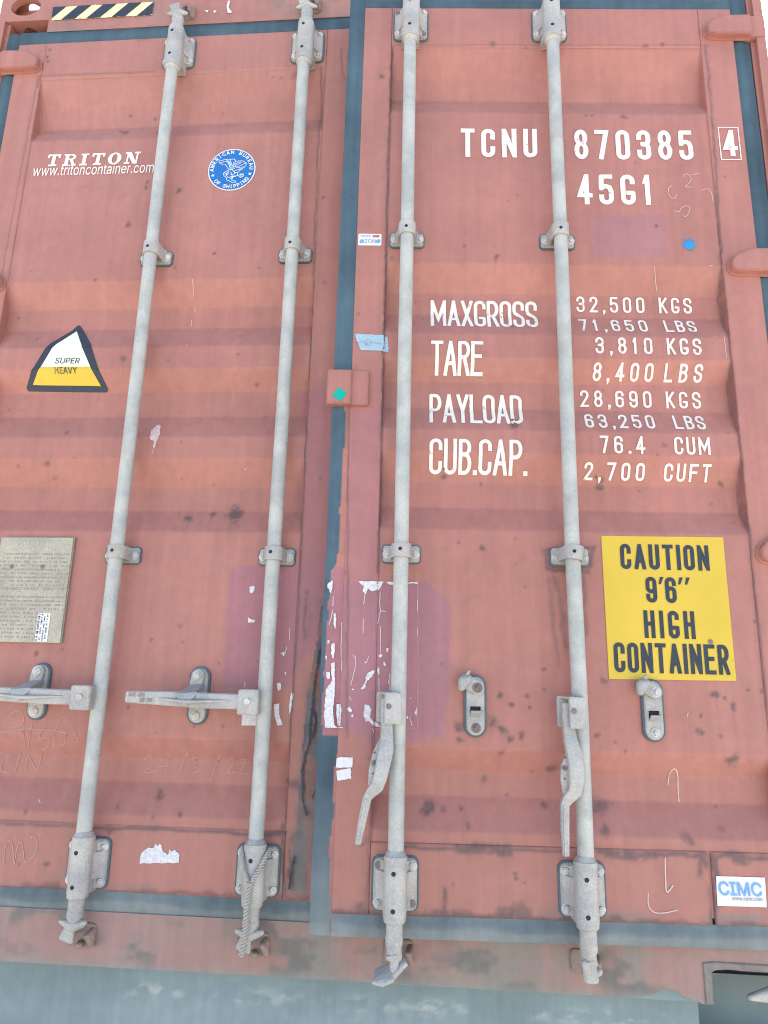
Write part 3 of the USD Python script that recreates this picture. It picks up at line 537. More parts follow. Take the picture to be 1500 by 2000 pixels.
# ------------------------------------------------------------------ locking gear
RODX = {0: -.583, 1: -.1665, 2: .1605, 3: .579}; RODY = -.041
HOLE_Z = dict(bot=.172, top=2.604, ca=1.867, cb=.975)
def hexbolt(x, z, y=-.010, r=.0082, h=.007, n=6):
    c = MF.cylinder(h, r, r*.92, n).rotate([90, 0, float(rng.uniform(0, 60))]).translate([x, y, z])
    wsh = MF.cylinder(.002, r*1.35, r*1.3, 18).rotate([90, 0, 0]).translate([x, y, z])
    return c+wsh+MF.sphere(r*.55, 12).scale([1, .5, 1]).translate([x, y-h, z])
gear_lab = ['leftmost', 'second', 'third', 'rightmost']
for i, x in RODX.items():
    side = -1 if i < 2 else 1; sg = 1 if side < 0 else 1
    # the bar with its welded collars, very slightly bent
    zs = np.linspace(.262, 2.56, 60); off = .0025*(fbm(np.stack([zs*1.1, 0*zs+i*7.3, 0*zs], -1), 2, 3)-.5)*2
    if i == 3: off = off + .006*np.exp(-((zs-.62)/.35)**2)*0.6
    n = 28; ang = np.linspace(0, 2*np.pi, n, endpoint=False); R = .0182
    vv = np.concatenate([np.stack([x+o+R*np.cos(ang), RODY+R*np.sin(ang), 0*ang+z], 1) for z, o in zip(zs, off)])
    k = np.arange(len(zs)-1)[:, None]*n; a_ = (k+np.arange(n)).ravel(); b_ = (k+(np.arange(n)+1) % n).ravel()
    tube = trimesh.Trimesh(vv, np.vstack([np.stack([a_, b_, b_+n], 1), np.stack([a_, b_+n, a_+n], 1)]), process=False)
    rod = put(box_c, 'locking_bar', tube, m_galv, side, gear_lab[i]+' galvanised locking bar', True)
    for zc, up in ((.283, 1), (2.520, -1)):
        put(rod, 'collar', cyl((x, RODY, zc-up*.009), (x, RODY, zc+up*.006), .0262, n=28)+cyl((x, RODY, zc+up*.006), (x, RODY, zc+up*.017), .0245, .0188, n=28), m_cast, side)
    # end bearings
    for end, zc in (('bot', .222), ('top', 2.607)):
        up = 1 if end == 'bot' else -1
        pl = rbox(x-.0490, zc-.053, x+.0490, zc+.055, .013)
        arch = Polygon([(x-.0275, .0), (x-.0262, -.02), (x-.0255, RODY)] + arc(x, RODY, .0255, .0245, 180, 360, 14) + [(x+.0255, RODY), (x+.0262, -.02), (x+.0275, .0)])
        fil = Polygon([(x-.046, -.0095), (x-.039, -.0135), (x-.033, -.020), (x-.0275, -.031), (x-.024, -.041), (x+.024, -.041), (x+.0275, -.031), (x+.033, -.020), (x+.039, -.0135), (x+.046, -.0095), (x+.046, -.003), (x-.046, -.003)])
        za, zb = (zc-.057, zc+.056) if up > 0 else (zc-.082, zc+.052)
        body = slab(pl, -.002, -.011, .004) + vslab(arch, za, zb) + vslab(fil, zc-.028, zc+.030)+vslab(affinity.scale(fil, .82, 1, origin=(x, 0)), zc-.050, zc+.051)
        HZ = (zc+.034, zc-.040) if up > 0 else (zc+.030, zc-.058)
        for hz in HZ:
            body = body - cyl((x-.004, RODY-.05, hz), (x-.004, RODY-.012, hz), .0052, n=16)
        lab = f'{"bottom" if up > 0 else "top"} end bearing of the {gear_lab[i]} locking bar'
        br = put(box_c, 'bar_bearing', body, m_cast, side, lab, 28)
        put(br, 'rubber_pad', slab(pl.buffer(.0045), .003, -.0045, .002), m_pad, side)
        for hz in HZ:
            put(br, 'grease_hole', cyl((x-.004, RODY-.0235, hz), (x-.004, RODY-.014, hz), .0050, n=14), m_dark, side)
        for bi, (dx, dz) in enumerate(((-.0385, .040), (.0385, .040), (-.0385, -.037), (.0385, -.037))):
            bad = (i == 2 and bi in (0, 3))
            bolt = hexbolt(x+dx, zc+dz, -.0105) if not bad else MF.cylinder(.0015, .0085, .0085, 20).rotate([90, 0, 0]).translate([x+dx, -.0105, zc+dz])
            put(br, 'bolt', bolt, m_rustybolt if bad else m_zinc, side)
    # intermediate guides
    for zc in (1.867, .975):
        tilt = (i == 3 and zc < 1)
        pl = rbox(x-.046, zc-.0205, x+.046, zc+.0205, .008)
        za, zb = zc-.016, zc+.018
        if zc > 1: za, zb = zc-.014, zc+.024
        strap = Polygon([(x-.031, -.004), (x-.026, -.014), (x-.0238, RODY)] + arc(x, RODY, .0238, .0235, 180, 360, 14) + [(x+.0238, RODY), (x+.026, -.014), (x+.031, -.004)]) - Polygon([(x-.0188, .01), (x-.0188, RODY)] + arc(x, RODY, .0188, .0188, 180, 360, 14) + [(x+.0188, .01)])
        ring = vslab(strap.buffer(0), za, zb)
        tabs = slab(rbox(x-.042, zc-.016, x-.024, zc+.015, .004).union(rbox(x+.024, zc-.016, x+.042, zc+.015, .004)), -.003, -.009, .002)
        if tilt: ring = ring.translate([-x, -RODY, -zc]).rotate([0, 6, 0]).translate([x, RODY, zc])
        body = (slab(pl, -.001, -.005, .002) + ring + tabs) - cyl((x-.003, RODY-.05, zc+.003), (x-.003, RODY-.0185, zc+.003), .0048, n=16)
        if tilt: body = body.translate([0, -.004, .002])
        cl = put(box_c, 'bar_guide', body, m_cast, side, f'{"upper" if zc > 1 else "lower"} guide of the {gear_lab[i]} locking bar' + (', tilted and ringed with rust' if tilt else ''), 28)
        put(cl, 'rubber_pad', slab(pl.buffer(.0035), .003, -.0035, .0015), m_pad, side)
        put(cl, 'grease_hole', cyl((x-.003, RODY-.0226, zc+.003), (x-.003, RODY-.0183, zc+.003), .0046, n=14), m_dark, side)
        for sx in (-1, 1): put(cl, 'bolt', hexbolt(x+sx*.036, zc-.002, -.0085, .0078, .006), m_zinc, side)
    # cam ends
    def cam_end(base, up, kind):
        Z = lambda d: base - up*d                       # d metres beyond the bearing, away from the bar
        m = cyl((x, RODY, Z(-.002)), (x, RODY, Z(.010)), .0242, n=24) + cyl((x, RODY, Z(.010)), (x, RODY, Z(.016)), .0242, .0185, n=24)
        m = m + cyl((x, RODY, Z(.0)), (x, RODY, Z(.045)), .0182, n=22)
        m = m + hullpts((x, RODY, Z(.045), .0195), (x, RODY, Z(.052), .019)) + cyl((x, RODY, Z(.04)), (x, RODY, Z(.075)), .017, .016, n=18)
        if kind == 'shut':
            m = m + hullpts((x-.029, RODY-.008, Z(.062), .0050), (x-.022, RODY-.004, Z(.066), .0075), (x, RODY-.004, Z(.070), .014), (x+.022, RODY-.004, Z(.066), .0075), (x+.029, RODY-.008, Z(.062), .0050))
            m = m + hullpts((x-.008, RODY+.002, Z(.070), .011), (x-.024, RODY-.004, Z(.096), .006), (x-.002, RODY-.004, Z(.103), .006), (x-.012, RODY+.012, Z(.098), .008))
        else:
            sgn = 1
            m = m + hullpts((x+.002, RODY, Z(.062), .014), (x+.008, RODY+.004, Z(.082), .011)) + hullpts((x-.012, RODY-.012, Z(.078), .0055), (x+.003, RODY-.012, Z(.074), .006), (x, RODY, Z(.082), .010))
            m = m + hullpts((x+.002, RODY, Z(.075), .011), (x+.001, RODY-.003, Z(.105), .010))
            if i == 2: m = m + hullpts((x-.040, RODY-.018, Z(.124), .0055), (x-.036, RODY+.010, Z(.112), .005), (x-.022, RODY-.020, Z(.126), .0055), (x-.004, RODY-.016, Z(.118), .006), (x+.004, RODY+.010, Z(.100), .009)) + hullpts((x, RODY-.010, Z(.113), .0075), (x+.024, RODY-.004, Z(.092), .006), (x+.020, RODY+.010, Z(.088), .006), (x+.010, RODY, Z(.104), .0075))
            else: m = m + hullpts((x-.014, RODY-.014, Z(.075), .006), (x-.010, RODY-.014, Z(.108), .0065), (x+.010, RODY-.004, Z(.110), .008), (x+.006, RODY, Z(.080), .009)) + hullpts((x+.004, RODY, Z(.106), .008), (x+.022, RODY+.006, Z(.097), .0075))
        return tm(m)
    def rough_cast(m, amp=.0011):
        m = trimesh.Trimesh(*trimesh.remesh.subdivide_to_size(m.vertices, m.faces, .006), process=True); v = np.array(m.vertices)
        v += m.vertex_normals*((fbm(v*110, 2, 5)-.5)*2*amp)[:, None]; return trimesh.Trimesh(v, m.faces, process=False)
    put(rod, 'cam_end', rough_cast(cam_end(.168, 1, 'shut' if side < 0 else 'free')), m_cast, side, None, 40)
    if side < 0 or True: put(rod, 'cam_end', rough_cast(cam_end(2.655, -1, 'shut' if side < 0 else 'free')), m_cast, side, None, 40)
    # keepers on sill and header (fixed to the frame)
    for kz, up in ((.066, 1), (2.765, -1)):
        kx = x if side < 0 else H+(x-H)*CT+.004
        base = slab(rbox(kx-.030, kz-.022, kx+.036, kz+.026, .01), .004, -.005, .003)
        lug = hullpts((kx+.030, -.006, kz+up*.010, .008), (kx+.026, -.024, kz+up*.004, .007), (kx+.032, -.008, kz-up*.018, .007)) + hullpts((kx+.004, -.006, kz-up*.018, .009), (kx+.010, -.022, kz-up*.016, .007))
        if side < 0: lug = lug + hullpts((kx-.026, -.006, kz+up*.014, .008), (kx-.026, -.022, kz+up*.010, .007), (kx-.024, -.006, kz-up*.016, .007))
        put(box_c, 'cam_keeper', rough_cast(tm(base+lug), .0015), m_keeper, -1, None, 40)

# handles and their retainers
def retainer(x, z0, z1, side, shut):
    r = .0215; pl = LineString([(x, z0+r), (x, z1-r)]).buffer(r, 10)
    win = rbox(x-.013, z0+.040, x+.013, z0+.068, .002)
    cut = sbox(x-.0125, z0+.046, x+.0125, z0+.066) if not shut else sbox(x+.004, z0+.046, x+.014, z0+.06)
    body = slab(pl, -.001, -.009, .003) - slab(cut, .01, -.02)
    lip = hullpts((x-.010, -.008, z0+.044, .003), (x+.011, -.008, z0+.044, .003), (x-.010, -.022, z0+.054, .003), (x+.011, -.022, z0+.054, .003))
    t = put(box_c, 'handle_retainer', body+lip, m_cast, side, None, 28)
    put(t, 'rubber_pad', slab(pl.buffer(.005), .003, -.0035, .0015), m_pad, side)
    put(t, 'window', slab(cut.buffer(-.0005), .003, -.0042), m_dark, side)
    return t
for x, nm in ((-.766, 'left'), (-.345, 'second')):
    t = retainer(x, .553, .686, -1, True)
    for dz in (.668, .570): put(t, 'bolt', hexbolt(x-.003, dz, -.010 if dz < .6 else -.020, .0085, .008), m_zinc, -1)
    # swivel catch closed over the handle
    c = slab(LineString([(x-.002, .668), (x-.006, .640)]).buffer(.0165, 8), -.011, -.019, .003)
    c = c + hullpts((x-.018, -.016, .642, .004), (x+.010, -.016, .644, .004), (x-.024, -.076, .622, .004), (x+.012, -.076, .626, .004))
    c = c + hullpts((x-.028, -.077, .622, .0035), (x+.018, -.077, .626, .0035), (x-.014, -.087, .600, .003), (x+.000, -.087, .600, .003))
    put(t, 'catch', c, m_cast, -1, None, 30)
for x in (.343, .762):
    t = retainer(x, .546, .680, 1, False)
    put(t, 'bolt', hexbolt(x+.001, .563, -.009, .0085, .006, 6), m_rustybolt if x < .5 else m_zinc, 1)
    c = slab(LineString([(x+.004, .655), (x-.024, .670)]).buffer(.0165, 8), -.011, -.018, .003) + hullpts((x-.018, -.016, .675, .011), (x-.030, -.020, .672, .012), (x-.034, -.024, .655, .009)) + hullpts((x-.022, -.016, .682, .005), (x-.016, -.018, .692, .0035))
    put(t, 'catch', c, m_cast, 1, None, 30)
    put(t, 'bolt', hexbolt(x+.004, .655, -.018, .0090, .006), m_rustybolt if x < .5 else m_zinc, 1)

def bar_sweep(path, wid, thk, yoff=None):
    """flat bar along path of (x, y, z): wid across in the (x, z) plane, thk in y; rounded edges"""
    P = np.array(path, float); d = np.gradient(P, axis=0); d /= np.linalg.norm(d, axis=1)[:, None]
    nrm = np.cross(d, [0, 1.0, 0]); nrm /= np.linalg.norm(nrm, axis=1)[:, None]; b = np.cross(nrm, d)
    ring = []; sec = [(-.5, -.28), (-.42, -.46), (-.2, -.5), (.2, -.5), (.42, -.46), (.5, -.28), (.5, .5), (-.5, .5)]
    for p, w, t, n_, b_ in zip(P, wid, thk, nrm, b): ring += [p+n_*w*a+b_*t*c*(1 if b_[1] > 0 else -1) for a, c in sec]
    n = len(sec); f = []
    for k in range(len(P)-1):
        for j in range(n):
            a, c = k*n+j, k*n+(j+1) % n; f += [(a, c, c+n), (a, c+n, a+n)]
    f += [(0, j+1, j) for j in range(1, n-1)]; e = (len(P)-1)*n; f += [(e, e+j, e+j+1) for j in range(1, n-1)]
    m = trimesh.Trimesh(np.array(ring), np.array(f), process=False); trimesh.repair.fix_normals(m); return m
rods = {i: stage.GetPrimAtPath('/World/shipping_container/locking_bar'+('' if i == 0 else f'_{i:03d}')) for i in RODX}
YH = -.090
for i in (0, 1):                                       # shut: handles lie level, to the left of their bars
    x = RODX[i]
    hub = slab(rbox(x-.056, .579, x+.002, .638, .007), -.052, -.066, .003) + slab(rbox(x-.056, .579, x-.004, .638, .007), -.098, -.108, .004) + bx(x-.024, -.1, .58, x-.006, -.055, .637)
    hub = hub.translate([0, .022, 0])
    put(rods[i], 'handle_hub', hub, m_cast, -1, None, 28)
    put(rods[i], 'hub_pin', MF.cylinder(.006, .0085, .0072, 18).rotate([90, 0, 0]).translate([x-.031, -.085, .610]), m_zinc, -1)
    px_ = np.array([x-.02, x-.07, x-.12, x-.18, x-.24, x-.262, x-.30, x-.337]); pz = np.array([.609, .609, .609, .6105, .612, .6125, .613, .6135])
    bar = bar_sweep(np.stack([px_, 0*px_-.070, pz], 1), [.036, .036, .037, .036, .034, .032, .030, .026], [.014, .014, .015, .016, .016, .013, .012, .010])
    ridge = tm(hullpts((x-.08, -.076, .610, .003), (x-.165, -.088, .606, .005), (x-.185, -.088, .606, .005), (x-.25, -.076, .611, .003)))
    hd = put(rods[i], 'handle', cat_m([bar, ridge]), m_cast, -1, 'level handle, latched', 35)
    for txt, xa, xb, zb, flip in (('SAE JIN', x-.330, x-.290, .615, False), ('SAE JIN', x-.268, x-.300, .612, True)):
        m = inter(txt, (xa, zb), (xb, zb-.0005), .0095, -1, .0772, True, yfun=lambda a, b: 0*a)
        put(hd, 'raised_lettering', m, m_plateink, -1, None, False)
for i in (2, 3):                                       # open: handles hang down beside their bars
    x = RODX[i]; o = x-RODX[2]-.0 if i == 2 else x-.574
    hx = x-.036
    hub = slab(rbox(hx+.004, .570, x+.008, .640, .005), -.096, -.105, .003) + slab(rbox(hx-.015, .572, x+.0, .641, .005), -.060, -.066, .002) + vslab(sbox(x-.008, -.10, x+.006, -.056), .575, .638) + hullpts((hx+.008, -.099, .637, .0035), (x+.002, -.099, .637, .0035), (hx-.010, -.064, .639, .003), (x, -.064, .639, .003))
    hub = hub.translate([0, .022, 0])
    put(rods[i], 'handle_hub', hub, m_cast, 1, None, 28)
    put(rods[i], 'hub_pin', MF.cylinder(.003, .0062, .005, 16).rotate([90, 0, 0]).translate([hx+.014, -.083, .609]), m_rustybolt, 1)
    if i == 2: P = [(x-.026, -.084, .625), (x-.026, -.086, .57), (x-.025, -.090, .535), (x-.026, -.095, .515), (x-.032, -.099, .485), (x-.038, -.101, .455), (x-.044, -.100, .437), (x-.058, -.090, .422), (x-.066, -.086, .410), (x-.076, -.086, .36), (x-.084, -.086, .315)]
    else: P = [(x-.030, -.084, .625), (x-.031, -.086, .57), (x-.029, -.090, .545), (x-.024, -.095, .52), (x-.021, -.099, .49), (x-.022, -.101, .455), (x-.026, -.100, .436), (x-.040, -.090, .420), (x-.046, -.086, .407), (x-.047, -.086, .36), (x-.047, -.086, .303)]
    P = [(a, b+.022, c) for a, b, c in P]
    bar = bar_sweep(P, [.028, .027, .030, .034, .033, .031, .029, .024, .020, .018, .014], [.013, .013, .014, .015, .015, .015, .014, .013, .012, .012, .010])
    rib = bar_sweep([(px-.002, py-.006, pz) for px, py, pz in P[8:]], [.005, .005, .004], [.006, .006, .005])
    q = 1.0
    fl = Polygon([(x-.034, .545), (x-.053, .508), (x-.061, .47), (x-.062, .44), (x-.052, .43), (x-.030, .44), (x-.026, .50)]) if i == 2 else Polygon([(x-.034, .52), (x-.047, .49), (x-.050, .46), (x-.045, .43), (x-.028, .43), (x-.022, .50)])
    flange = slab(fl.buffer(.003, 4), -.056, -.066, .002)
    hd = put(rods[i], 'handle', cat_m([bar, rib, flange]), m_cast, 1, 'hanging handle, unlatched', 35)
    cx_ = x-.052 if i == 2 else x-.0425
    for dz, rr in ((.507, .0028), (.485, .0058), (.462, .0026)):
        put(hd, 'hole', MF.cylinder(.0012, rr, rr, 16).rotate([90, 0, 0]).translate([cx_+(.507-dz)*-.05, -.0658, dz]), m_rustybolt, 1)

# anti-rack block over the gap between the leaves
blk = slab(rbox(-.044, 1.368, .067, 1.466, .006), .002, -.012, .004) + slab(rbox(-.044, 1.368, .022, 1.466, .005), .002, -.020, .005)
lb = put(box_c, 'overlap_block', blk, m_red, 1, 'square steel block overlapping the leaf gap', 28)
put(lb, 'teal_sticker', slab(Polygon([at(u, v, 1, -.02) for u, v in [(661, 757), (678, 767), (665, 784), (649, 773)]]), -.0195, -.0212), m_teal, 1, 'teal square sticker turned on its corner', False)

# ------------------------------------------------------------------ stencilled codes
DR, DL = doors[1], doors[-1]
for txt, x0, x1, z0, z1, gw, t in (('TCNU', .312, .533, 2.146, 2.243, .040, .0138), ('870385', .640, .981, 2.143, 2.243, .040, .0138), ('45G1', .643, .856, 1.993, 2.092, .041, .0138)):
    decal(DR, 'lettering', stencil(txt, x0, x1, z0, z1, gw, t), m_white, 1, f'white stencilled code {txt}')
decal(DR, 'lettering', stencil('4', 1.066, 1.106, 2.154, 2.243, .040, .0138), m_white, 1, 'white check digit 4')
decal(DR, 'digit_frame', sbox(1.056, 2.141, 1.115, 2.253) - sbox(1.0586, 2.1436, 1.1124, 2.2504), m_white, 1, 'white outline around the check digit')
for txt, x0, x1, z0, z1, gw in (('MAXGROSS', .230, .525, 1.614, 1.704, .0325), ('TARE', .231, .371, 1.473, 1.563, .0325), ('PAYLOAD', .229, .477, 1.332, 1.423, .0325), ('CUB.CAP.', .229, .484, 1.194, 1.284, .0335)):
    decal(DR, 'lettering', stencil(txt, x0, x1, z0, z1, gw, .0094), m_warmwhite, 1, f'white stencilled word {txt}')
for rows in ((('32,500', .635, .823), ('KGS', .863, .953), 1.674, 1.722), (('71,650', .636, .821), ('LBS', .868, .953), 1.604, 1.650), (('3,810', .672, .824), ('KGS', .863, .954), 1.533, 1.581), (('8,400', .667, .828), ('LBS', .858, .959), 1.466, 1.509), (('28,690', .634, .824), ('KGS', .863, .955), 1.393, 1.441), (('63,250', .639, .821), ('LBS', .872, .953), 1.324, 1.370), (('76.4', .671, .786), ('CUM', .862, .954), 1.252, 1.300), (('2,700', .632, .788), ('CUFT', .838, .958), 1.187, 1.230)):
    for txt, x0, x1 in rows[:2]:
        decal(DR, 'lettering', stencil(txt, x0, x1, rows[2], rows[3], .0225, .0061), m_warmwhite, 1, f'small white stencilled figures {txt}' if txt[0].isdigit() else None, .0014, .010)

rust_ink = flat('rust_stain', (.20, .115, .075), .8, .4, 200); rust_wash = flat('rust_wash', (.62, .50, .33), .7, .15, 80)
for (u, v), r, m in (((1006, 829), .0075, rust_ink), ((1001, 820), .004, rust_ink), ((867, 916), .0035, rust_ink), ((1165, 931), .004, rust_ink)): decal(DR, 'rust_spot', ragged(Point(*at(u, v, 1)).buffer(r), .002, .0025, int(u)), m, 1, None, .0026)
# yellow caution sign
sg = Polygon([at(u, v, 1) for u, v in [(1175, 1046), (1413, 1049), (1439, 1330), (1190, 1326)]])
sign = decal(box_c, 'caution_sign', sg, m_yellow, 1, 'large yellow caution sign with black lettering', .0016)
for txt, a, b, gw in (('CAUTION', (1211, 1062), (1387, 1114), .0265), ('9\'6"', (1261, 1124), (1347, 1178), .027), ('HIGH', (1256, 1191), (1358, 1247), .0265), ('CONTAINER', (1199, 1258), (1427, 1318), .0265)):
    x0, z1 = at(*a, 1); x1, z0 = at(*b, 1)
    if txt == 'CAUTION': x0, x1, z0, z1 = .707, .926, .950, 1.014
    if txt[0] == '9': x0, x1, z0, z1 = .765, .864, .868, .932
    if txt == 'HIGH': x0, x1, z0, z1 = .755, .878, .782, .849
    if txt == 'CONTAINER': x0, x1, z0, z1 = .678, .953, .699, .770
    decal(sign, 'lettering', stencil(txt, x0, x1, z0, z1, gw, .0098), m_black, 1, None, .0028)
decal(sign, 'rust_spot', ragged(Point(*at(1388, 1253, 1)).buffer(.006), .0012, .003, 5), m_rustybolt, 1, None, .0036)

# ------------------------------------------------------------------ left leaf: owner's name, class emblem, warning triangle, plate
def slabserif(c, h):
    w = {'T': .95, 'R': 1.0, 'I': .58, 'O': 1.0, 'N': 1.1}[c]*h; s, k = .27*h, .14*h; B = lambda a, b, cc, d: sbox(a, b, cc, d)
    if c == 'T': g = [B(w*.5-s/2, 0, w*.5+s/2, h), B(w*.18, 0, w*.82, k), B(0, h-k, w, h), B(0, h*.70, k*1.1, h), B(w-k*1.1, h*.70, w, h)]
    if c == 'I': g = [B(w*.5-s/2, 0, w*.5+s/2, h), B(0, 0, w, k), B(0, h-k, w, h)]
    if c == 'O': g = [affinity.scale(Point(w/2, h/2).buffer(.5, 24), w, h) - affinity.scale(Point(w/2, h/2).buffer(.5, 24), w-2.2*s, h-1.7*k)]
    if c == 'N': g = [B(.14*h, 0, .14*h+k*.9, h), B(w-.14*h-k*.9, 0, w-.14*h, h), Polygon([(.05*h, h), (.05*h+s*1.3, h), (w-.14*h, 0), (w-.14*h-s*1.1, 0)]), B(0, 0, .40*h, k), B(0, h-k, .32*h, h), B(w-.42*h, h-k, w, h)]
    if c == 'R':
        bowl = affinity.scale(Point(.52*h, h*.74).buffer(.5, 20), .78*h, .52*h); hole = affinity.scale(Point(.48*h, h*.74).buffer(.5, 20), .46*h, .52*h-1.7*k)
        g = [B(.12*h, 0, .12*h+s, h), ((bowl.intersection(B(.3*h, 0, 9, 9))).union(B(.12*h, h-k, .55*h, h)).union(B(.12*h, h*.48, .55*h, h*.48+k))) - hole.intersection(B(.12*h+s, 0, 9, 9)), Polygon([(.48*h, h*.52), (.70*h, h*.52), (.95*h, k*.5), (.95*h, 0), (.72*h, 0)]), B(0, 0, .46*h, k), B(0, h-k, .3*h, h), B(.70*h, 0, 1.02*h, k)]
    return unary_union(g), w
parts = []; x = 0.0; hh = .043; (xa, za), (xb, zb) = at(89, 326, -1), at(277, 318, -1)
ws = [slabserif(c, hh)[1] for c in 'TRITON']; gap = (xb-xa-.012-sum(ws))/5
for c in 'TRITON':
    g, w = slabserif(c, hh); parts.append(affinity.translate(g, x, 0)); x += w+gap
wordm = affinity.affine_transform(unary_union(parts), [1, .09, 0, 1, xa, at(89, 325, -1)[1]+.0005])
decal(DL, 'lettering', wordm, m_white, -1, 'white slab-serif owner name TRITON')
put(DL, 'lettering', inter('www.tritoncontainer.com', (-1.016, 2.172), (-.627, 2.172), .036, -1, shear=.05), m_white, -1, 'thin white web address under the owner name', False)

ec = np.array(at(452.3, 330.7, -1)); ER = .0735
emb = decal(DL, 'class_emblem', Point(*ec).buffer(ER, 40), m_white, -1, 'round blue and white classification emblem')
decal(emb, 'blue_field', Point(*ec).buffer(ER*.955, 40), m_blue, -1, None, .0022)
def ring_text(txt, a0, a1, R, h, inside):
    ms = []; angs = np.linspace(a0, a1, len(txt))
    for ch, a in zip(txt, angs):
        if ch == ' ': continue
        ca, sa = math.cos(math.radians(a)), math.sin(math.radians(a)); c = ec+R*np.array([ca, sa])
        e = np.array([sa, -ca]) if not inside else np.array([-sa, ca])
        m = text_mesh(ch, h, .0003, ch != 'I'); v = np.array(m.vertices); w = v[:, 0].max(); nr = np.array([-e[1], e[0]])
        X = c+(v[:, :1]-w/2)*e+(v[:, 1:2])*nr
        ms.append(trimesh.Trimesh(np.stack([X[:, 0], yf(X[:, 0], X[:, 1], -1)-.0028-v[:, 2], X[:, 1]], 1), m.faces, process=False))
    return ms
ms = ring_text('AMERICAN BUREAU', 181, 3, ER*.755, .0115, False)+ring_text('OF SHIPPING', 222, 324, ER*.90, .0115, True)
def star(c, r): return Polygon([(c[0]+(r if k % 2 == 0 else r*.42)*math.cos(math.radians(90+36*k)), c[1]+(r if k % 2 == 0 else r*.42)*math.sin(math.radians(90+36*k))) for k in range(10)])
ms += [decal_mesh(star(ec+ER*.82*np.array([math.cos(math.radians(a)), math.sin(math.radians(a))]), .0062), -1, .0028) for a in (199, -17)]
put(emb, 'lettering', cat_m(ms), m_white, -1, 'white ring lettering AMERICAN BUREAU OF SHIPPING', False)
def ez(pts): return [at(390+a*130/1500, 270+b*120/1385, -1) for a, b in pts]
EAGLE = [[(430, 530), (450, 505), (600, 480), (690, 470), (700, 530), (720, 580), (780, 680), (700, 715), (640, 680), (580, 590), (480, 580), (430, 530)], [(470, 545), (600, 525), (650, 560), (690, 680)], [(600, 485), (660, 540), (700, 600)], [(700, 470), (790, 468), (800, 520), (790, 590), (820, 630), (900, 625), (1000, 570), (1050, 560)],
         [(800, 530), (870, 510), (980, 510), (1050, 560), (1040, 620), (960, 690), (900, 700)], [(810, 570), (920, 530)], [(810, 605), (950, 545)], [(760, 540), (770, 620), (830, 660), (900, 660)], [(640, 720), (530, 790), (550, 850), (600, 890), (610, 940), (720, 990), (820, 985), (790, 950), (720, 940)],
         [(780, 760), (800, 720), (900, 705), (940, 690), (860, 770), (780, 780)], [(660, 720), (720, 700), (780, 760), (850, 780), (850, 840), (780, 860), (700, 900), (630, 880), (600, 820), (660, 720)], [(560, 800), (650, 770)], [(570, 830), (660, 800)], [(700, 760), (740, 860), (720, 940)], [(850, 830), (920, 880), (980, 850), (985, 800), (900, 805)], [(690, 820), (800, 800)], [(680, 860), (840, 845)], [(880, 830), (960, 820)]]
decal(emb, 'eagle_figure', unary_union([LineString(ez(p)).buffer(.0008, 3) for p in EAGLE]), m_white, -1, 'white line drawing of an eagle', .0028, .006)
decal(emb, 'eagle_feathers', unary_union([Polygon(ez(p)).buffer(0) for p in ([(610, 500), (690, 500), (720, 600), (760, 675), (700, 700), (650, 600)], [(890, 650), (1030, 620), (940, 690), (890, 690)], [(900, 810), (985, 800), (960, 880), (910, 870)], [(690, 860), (760, 850), (740, 930), (700, 930)])]), m_paleblue, -1, None, .0025, .006)

tri = [(152, 643), (160, 648), (164, 658), (171, 674), (185, 720), (205, 757), (200, 761), (62, 759), (58, 750), (72, 715), (103, 671), (144, 645)]
out = Polygon([at(u, v, -1) for u, v in [(153, 640), (172, 674), (205, 760), (57, 758), (71, 717), (103, 671)]]).buffer(.008, 8)
inn = Polygon([at(u, v, -1) for u, v in [(150, 647), (159, 674), (197, 754), (64, 752), (80, 716), (110, 672)]])
tr = decal(box_c, 'weight_warning_sticker', out, m_black, -1, 'triangular black-edged super heavy sticker', .0014, .009)
zmid = at(120, 716, -1)[1]
decal(tr, 'white_field', inn.intersection(sbox(-2, zmid, 0, 3)), flat('pale_sticker', (.84, .84, .69), .4, .04), -1, None, .0024, .009)
decal(tr, 'yellow_field', inn.intersection(sbox(-2, 0, 0, zmid)), m_yellow, -1, None, .0024, .009)
put(tr, 'lettering', cat_m([inter('SUPER', at(106, 710, -1), at(154, 710, -1), .0175, -1, .0034, shear=.12), inter('HEAVY', at(106, 730, -1), at(151, 730, -1), .0175, -1, .0034)]), m_black, -1, 'grey words SUPER HEAVY', False)

# approval plate
pl = Polygon([(-.929, .742), (-.725, .742), (-.725, 1.021), (-.929, 1.021)])
put(DL, 'plate_shadow_edge', slab(affinity.translate(pl, .0015, .001).buffer(.0015, 3), .004, -.003), m_plateink, -1)  # shadow at the plate's right and top edges, drawn as a dark sheet
dp = put(box_c, 'data_plate', slab(pl.buffer(-.002).buffer(.002), -.001, -.0058, .001), m_plate, -1, 'weathered riveted approval plate on the left leaf', 28)
yp = lambda a, b: 0*np.asarray(a)-.0058
for (x, z) in ((-.887, .942), (-.801, .942)):
    put(dp, 'rivet', MF.cylinder(.002, .0062, .005, 16).rotate([90, 0, 0]).translate([x, -.0055, z]), m_rustybolt, -1)
em = []; em2 = []
for txt, x0, x1, z, h in (('APPROVED FOR TRANSPORT', -.912, -.742, .999, .0095), ('UNDER CUSTOMS SEAL', -.898, -.757, .984, .0085), ('CSC SAFETY APPROVAL', -.908, -.768, .868, .0090)):
    em.append(inter(txt, (x0, z), (x1, z), h, -1, .0002, yfun=yp)); em2.append(inter(txt, (x0+.0012, z-.0012), (x1+.0012, z-.0012), h, -1, .0001, yfun=yp))
put(dp, 'lettering', cat_m(em), m_platehi, -1, 'worn raised lettering', False)
dash = []; r3 = np.random.default_rng(5)
